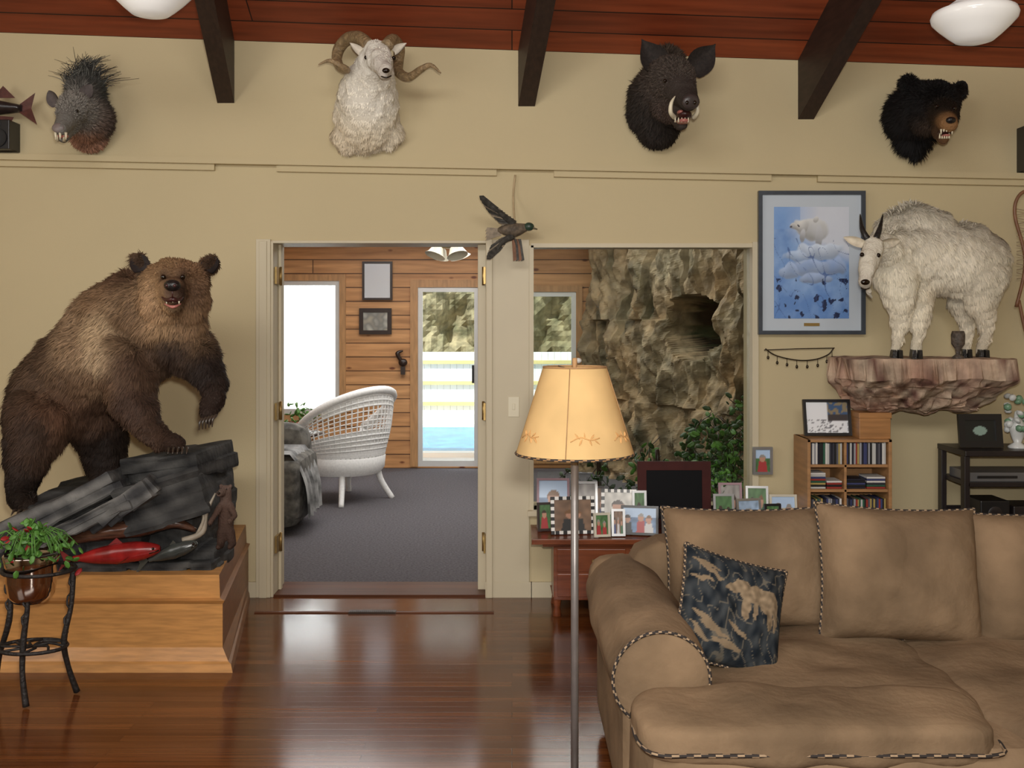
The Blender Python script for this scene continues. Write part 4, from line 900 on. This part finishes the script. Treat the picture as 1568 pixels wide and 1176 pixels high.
def tf(i,u0,v0,u1,y,fm,bg,st=False,sky=None,yaw=0,fwid=.013,colfn=None,tilt=-9,pm=None):
    s=S(y);w=(u1-u0)*s;x=((u0+u1)/2-784)*s;ztop=EYE-(v0-500)*s;h=max(.06,ztop-tz)
    frame('framed_photo.%03d'%i,(x,y,tz+h/2+.002),w,h,fwid,fm,pm,colfn=colfn or portrait(i,bg,sky),R=rot(tilt,0,yaw),easel=True,stripes=st,depth=.015,res=(30,30))
gr=(.10,.22,.08);bl=(.18,.3,.5);br_=(.25,.15,.09);gy=(.4,.38,.36);sk=(.45,.6,.8)
tf(1,822,733,872,-.14,purple,bl,sky=sk);tf(2,876,738,915,-.13,silver,gy);tf(3,843,761,910,-.32,blackm,br_,True,yaw=6,fwid=.018);tf(4,921,750,974,-.22,blackm,(.7,.68,.62),True,yaw=-8,fwid=.018)
tf(5,951,775,1008,-.35,blackm,bl,yaw=-10,sky=sk);tf(6,976,707,1088,-.15,burg,None,fwid=.05,colfn=lambda u,v:(.006,.006,.007),tilt=-3,pm=scrn)
tf(7,1092,757,1124,-.28,silver,gr);tf(8,1126,764,1166,-.24,silver,sk,yaw=12);tf(9,1100,740,1136,-.13,purple,gy);tf(10,936,780,957,-.38,silver,br_)
tf(11,1178,758,1220,-.16,cream,(.6,.6,.5),sky=sk);tf(12,1142,745,1176,-.12,silver,gr,yaw=-6);tf(13,908,786,934,-.40,cream,gr,yaw=10);tf(14,1012,786,1040,-.36,silver,bl,yaw=8);tf(15,822,770,846,-.24,darkwood,gr,yaw=10);tf(16,1100,780,1124,-.36,blackm,bl);tf(17,1150,784,1176,-.34,darkwood,br_);tf(18,968,752,990,-.28,silver,gr)
tf(19,905,745,925,-.12,darkwood,br_);tf(21,1042,782,1060,-.40,blackm,gy,yaw=-8);tf(22,1170,772,1196,-.30,blackm,gr,yaw=6);tf(23,1128,784,1150,-.38,silver,bl,yaw=-8)
g=G();p=Vector((W(1068,0,-.35).x,-.36,tz));g.lathe([(0,0),(.03,0),(.034,.07),(.03,.07),(.028,.01)],p,0,16);g.lathe([(0,.01),(.026,.01),(.026,.05),(0,.055)],p,1,16);g.build('candle_glass',[glassmat('votive_glass',(.8,.75,.6),.15),M('candle_wax',(.6,.5,.3),.5,noi=(5,.1))])
# small ceramic duck ornament and vase with greenery on the chest
g=G();p=Vector((W(1112,0,-.2).x,-.09,tz));g.lathe([(0,0),(.03,0),(.045,.04),(.04,.09),(.022,.12),(.028,.14)],p,0,18)
for i in range(60):
    a_=random.uniform(0,6.28);r=random.uniform(.01,.10);h=random.uniform(.15,.34)-r*.5;q=p+Vector((math.cos(a_)*r,-abs(math.sin(a_))*r*.4,h));g.sph(q,(.022,.012,.003),1 if i%2 else 2,rot(random.uniform(-80,80),random.uniform(-80,80),random.uniform(0,360)),6)
    if i%5==0:g.tube([p+Vector((0,0,.12)),p.lerp(q,.6)+Vector((0,0,.05)),q],.002,1,4,2)
g.build('vase_with_greenery',[M('vase_glaze',(.12,.16,.2),.2,noi=(12,.3)),leafm,leafd])
a=W(1167,705,-.03);frame('framed_photo.020',a,.115,.16,.016,silver,colfn=portrait(31,gr,sk))
g=G();p=W(885,552,.04);g.sph(p+Vector((0,-.02,0)),(.022,.012,.016),0,n=8);g.build('window_ornament',[whitem])

# ================================================================ SOFA
sofa=empty('sectional_sofa',(1.4,-2.4,0))
PR=.0058
g=G();ax=.461
g.sbox((1.00,-2.40,.215),(1.28,1.34,.39),12,18,0,wob=.008)
g.sbox((2.3,-2.30,.21),(2.0,1.2,.36),10,16,0)
g.sbox((.47,-2.27,.28),(.27,.98,.46),10,14,0)
def roll(u,v):
    a=2*math.pi*u;y=-2.745+v*.98;r=.15+.012*noise.noise(Vector((math.cos(a)*2,math.sin(a)*2,v*4)));r*=1+.07*math.sin(v*3.14)
    return Vector((ax+r*math.cos(a)-.01*v,y,.49+r*math.sin(a)*.98+.02*v))
g.grid(lambda u,v:roll(1-u,v),48,26,0)
g.lathe([(.15,.0),(.12,.012),(.07,.018),(0,.02)],(ax,-2.745,.49),0,36,rot(90,0,0))
g.tube([(ax+.15*math.cos(t),-2.75,.49+.148*math.sin(t)) for t in np.linspace(0,6.2832,33)[:-1]],PR,1,6,3,True,alt=2)
g.sbox((ax-.0,-1.76,.5),(.30,.10,.30),4,10,0)
g.sbox((1.9,-1.78,.42),(2.86,.24,.66),8,16,0,wob=.01)
g.build('frame',[fabric,cordd,cordl],sofa)
g=G()
g.sbox((.87,-2.90,.415),(1.03,.36,.135),4.5,26,0,wob=.022,seed=1)
g.sbox((1.01,-2.46,.375),(.84,1.04,.17),5,26,0,wob=.028,seed=2)
g.sbox((2.15,-2.50,.375),(1.52,1.2,.18),5,26,0,wob=.028,seed=3)
g.tube([(.365,-2.78,.40),(.355,-2.95,.40),(.375,-3.05,.40)]+[(.42+t*.90,-3.078,.398) for t in np.linspace(0,1,16)]+[(1.372,-3.05,.40),(1.39,-2.92,.40)],PR,1,6,3,alt=2)
g.build('seat_cushions',[fabric,cordd,cordl],sofa)
def cush(name,c,w,h,t,R,**k):
    g=G();g.pillow(c,w,h,t,R,0,28,cord=PR);return g.build(name,[fabric,cordd,cordl],sofa)
cush('back_cushion_1',(.90,-2.0,.655),.64,.46,.30,rot(-12,0,0))
cush('back_cushion_2',(1.425,-2.14,.665),.60,.50,.30,rot(-14,2.5,0))
cush('back_cushion_3',(2.0,-2.14,.645),.66,.50,.30,rot(-14,-1,0))
def pcol(u,v):
    c=Vector((.010,.014,.019)).lerp(Vector((.050,.055,.058)),max(0,min(1,noise.noise(Vector((u*16,v*9,0)))*.9+.4)))
    tan=Vector((.26,.19,.12))
    # grassy strokes
    if abs(noise.noise(Vector((u*9+v*5,v*4-u*3,8))))<.035:c=c.lerp(Vector((.14,.12,.09)),.7)
    uu=u+.03*noise.noise(Vector((u*12,v*12,7)));vv=v+.03*noise.noise(Vector((u*12,v*12,17)))
    # walking bear: body, rump, neck, head, legs ; branches in the corners
    for(x,y,rx,ry) in((.66,.66,.17,.085),(.78,.62,.10,.11),(.52,.70,.07,.065),(.44,.685,.055,.045),(.39,.665,.035,.025),(.56,.53,.030,.11),(.64,.53,.028,.10),(.80,.49,.035,.12),(.87,.50,.028,.11),(.46,.74,.02,.02)):
        if ((uu-x)/rx)**2+((vv-y)/ry)**2<1:c=tan*(.8+.5*noise.noise(Vector((u*24,v*24,3))))
    for(x,y,rx,ry,an) in((.16,.84,.14,.022,-.3),(.20,.78,.13,.018,-.5),(.14,.70,.10,.018,-.2),(.22,.34,.17,.028,-.55),(.30,.27,.16,.026,-.4),(.16,.24,.12,.024,-.7),(.42,.17,.15,.024,-.2),(.5,.32,.12,.018,-.5)):
        ca,sa=math.cos(an),math.sin(an);a_=(uu-x)*ca+(vv-y)*sa;b_=-(uu-x)*sa+(vv-y)*ca
        if (a_/rx)**2+(b_/ry)**2<1:c=tan*.75
    return tuple(c)
g=G();R=rot(-24,17,8);g.pillow(W(1118,938,-2.45),.38,.38,.15,R,0,90,colfn=pcol,cord=.0065)
g.build('throw_pillow',[M('pillow_print_attr',(1,1,1),.9,attr=True,spec=.1,bump=(60,.2)),cordd,cordl])

# ================================================================ FLOOR LAMP
g=G();ly=-2.87;lx=W(880,0,ly).x;zb=W(0,694,ly).z;ztp=W(0,562,ly).z;s=S(ly);r0=90*s;r1=48*s
g.lathe([(0,.0),(.105,0),(.105,.012),(.09,.02),(.03,.03),(.012,.045)],(lx,ly,0),0,32);g.tube([(lx,ly,.03),(lx,ly,ztp-.02)],.0115,0,12,1)
g.lathe([(r0,zb),(r0*.5+r1*.5,(zb+ztp)/2),(r1,ztp)],(lx,ly,0),1,40)
g.tube([(lx+r1*math.cos(t),ly+r1*math.sin(t),ztp) for t in np.linspace(0,6.2832,25)[:-1]],.003,3,6,2,True)
g.tube([(lx+r0*math.cos(t),ly+r0*math.sin(t),zb) for t in np.linspace(0,6.2832,33)[:-1]],.0042,2,6,3,True,alt=3)
for k in range(4):
    t=math.radians(-102+90*k);g.tube([(lx+(r0+.001)*math.cos(t),ly+(r0+.001)*math.sin(t),zb),(lx+(r1+.001)*math.cos(t),ly+(r1+.001)*math.sin(t),ztp)],.0015,3,5,1)
def pos(a,h,o=.0015):
    r=r0+(r1-r0)*h+o;return Vector((lx+r*math.cos(a),ly+r*math.sin(a),zb+(ztp-zb)*h))
for a0 in(-150,-82,-32,40,120):
    c0=math.radians(a0)
    g.tube([pos(c0-.28,.20),pos(c0-.1,.25),pos(c0+.08,.22),pos(c0+.26,.24)],.0018,4,5,4)
    for(da,h) in((-.16,.29),(-.02,.30),(.13,.28),(-.1,.16),(.08,.16),(.2,.17)):
        g.tube([pos(c0+da*.7,.23),pos(c0+da,(h+.23)/2),pos(c0+da*1.25,h)],[.001,.0042,.001],4,5,3,flat=.5)
g.lathe([(0,.02),(.007,.018),(.008,.005),(.004,-.03)],(lx,ly,ztp+.008),3,12)
for t in(0,2.09,4.19):g.tube([(lx,ly,ztp-.01),(lx+r1*math.cos(t),ly+r1*math.sin(t),ztp)],.002,0,5,1)
g.sph((lx,ly,(zb+ztp)/2),(.03,.03,.045),5,n=12)
g.build('floor_lamp',[greym,transl('rawhide_shade',(.82,.56,.26),.35),cordd,M('lace_brown',(.34,.19,.08),.7,noi=(20,.2)),M('shade_motif',(.58,.31,.11),.8,noi=(20,.2)),whitem])

# ================================================================ CEILING LIGHTS
opal=M('opal_glass',(.9,.9,.88),.15,noi=(3,.02),emit=((1,.97,.9),.12))
for i,(u,v,y) in enumerate(((1492,67,-1.3),(230,26,-1.3))):
    p=W(u,v,y);s=S(y);r=63*s;g=G()
    g.lathe([(0,0),(.25*r,.003),(.45*r,.014),(.62*r,.040),(.82*r,.075),(.97*r,.105),(r,.125),(.96*r,.145),(.7*r,.165),(.42*r,.20),(.36*r,.24)],p,0,36)
    zz=zc(p.x,y);g.lathe([(.38*r,.24),(.38*r,.28),(.1*r,.30),(.05*r,.33)],p,1,24);g.tube([(p.x,y,p.z+.30),(p.x,y,zz-.01)],.01,1,8,1);g.lathe([(.06,0),(.05,-.02),(0,-.03)],(p.x,y,zz),1,20)
    g.build('schoolhouse_pendant_light' if i==0 else 'schoolhouse_pendant_light.001',[opal,brass])

# ================================================================ LIGHTS
def area(name,loc,tgt,sx,sy,e,col=(1,1,1)):
    l=bpy.data.lights.new(name,'AREA');l.shape='RECTANGLE';l.size=sx;l.size_y=sy;l.energy=e;l.color=col
    o=bpy.data.objects.new(name,l);o.location=loc;o.rotation_euler=(Vector(tgt)-Vector(loc)).to_track_quat('-Z','Y').to_euler();sc.collection.objects.link(o);return o
area('rear_fill',(-.5,-6.6,3.75),(0,0,1.2),4.5,.9,150,(1,.97,.93))  # added area light high behind the camera, standing in for window daylight
area('camera_flash',(.05,-5.75,1.72),(0,0,1.4),.12,.08,92,(1,.96,.90))
area('left_area_light',(-3.6,-3.5,2.0),(0,-.5,1.0),2,1.6,38,(1,.98,.95))  # area light off the left wall, which has no window opening
area('sunroom_fill',(-.4,2.8,2.72),(-.4,2.8,0),3.6,2.6,125,(1,.98,.96))  # added fill under the closed sunroom ceiling to brighten the room
area('curtain_backlight',((wx0+wx1)/2,FY+.9,1.4),((wx0+wx1)/2,FY,1.35),1.2,1.8,120)  # added area light outside, brightens the sheer curtain from behind
area('door_fill',((dx0+dx1)/2,FY+.35,2.3),((dx0+dx1)/2,2.5,.0),.8,.5,30)  # added area light outside the glass door, simulates daylight coming in
sl=bpy.data.lights.new('sun','SUN');sl.energy=6.5;sl.angle=.01;so=bpy.data.objects.new('sun',sl);so.rotation_euler=(math.radians(35),math.radians(-12),0);sc.collection.objects.link(so)
w=bpy.data.worlds.new('World');sc.world=w;w.use_nodes=True;w.node_tree.nodes['Background'].inputs[0].default_value=(.75,.87,1,1);w.node_tree.nodes['Background'].inputs[1].default_value=1.3
cam=bpy.data.cameras.new('camera');cam.lens=35;cam.sensor_width=36;cam.shift_y=-88/1568;cam.clip_end=100
co=bpy.data.objects.new('camera',cam);co.location=(0,-CD,EYE);co.rotation_euler=(math.pi/2,0,0);sc.collection.objects.link(co);sc.camera=co
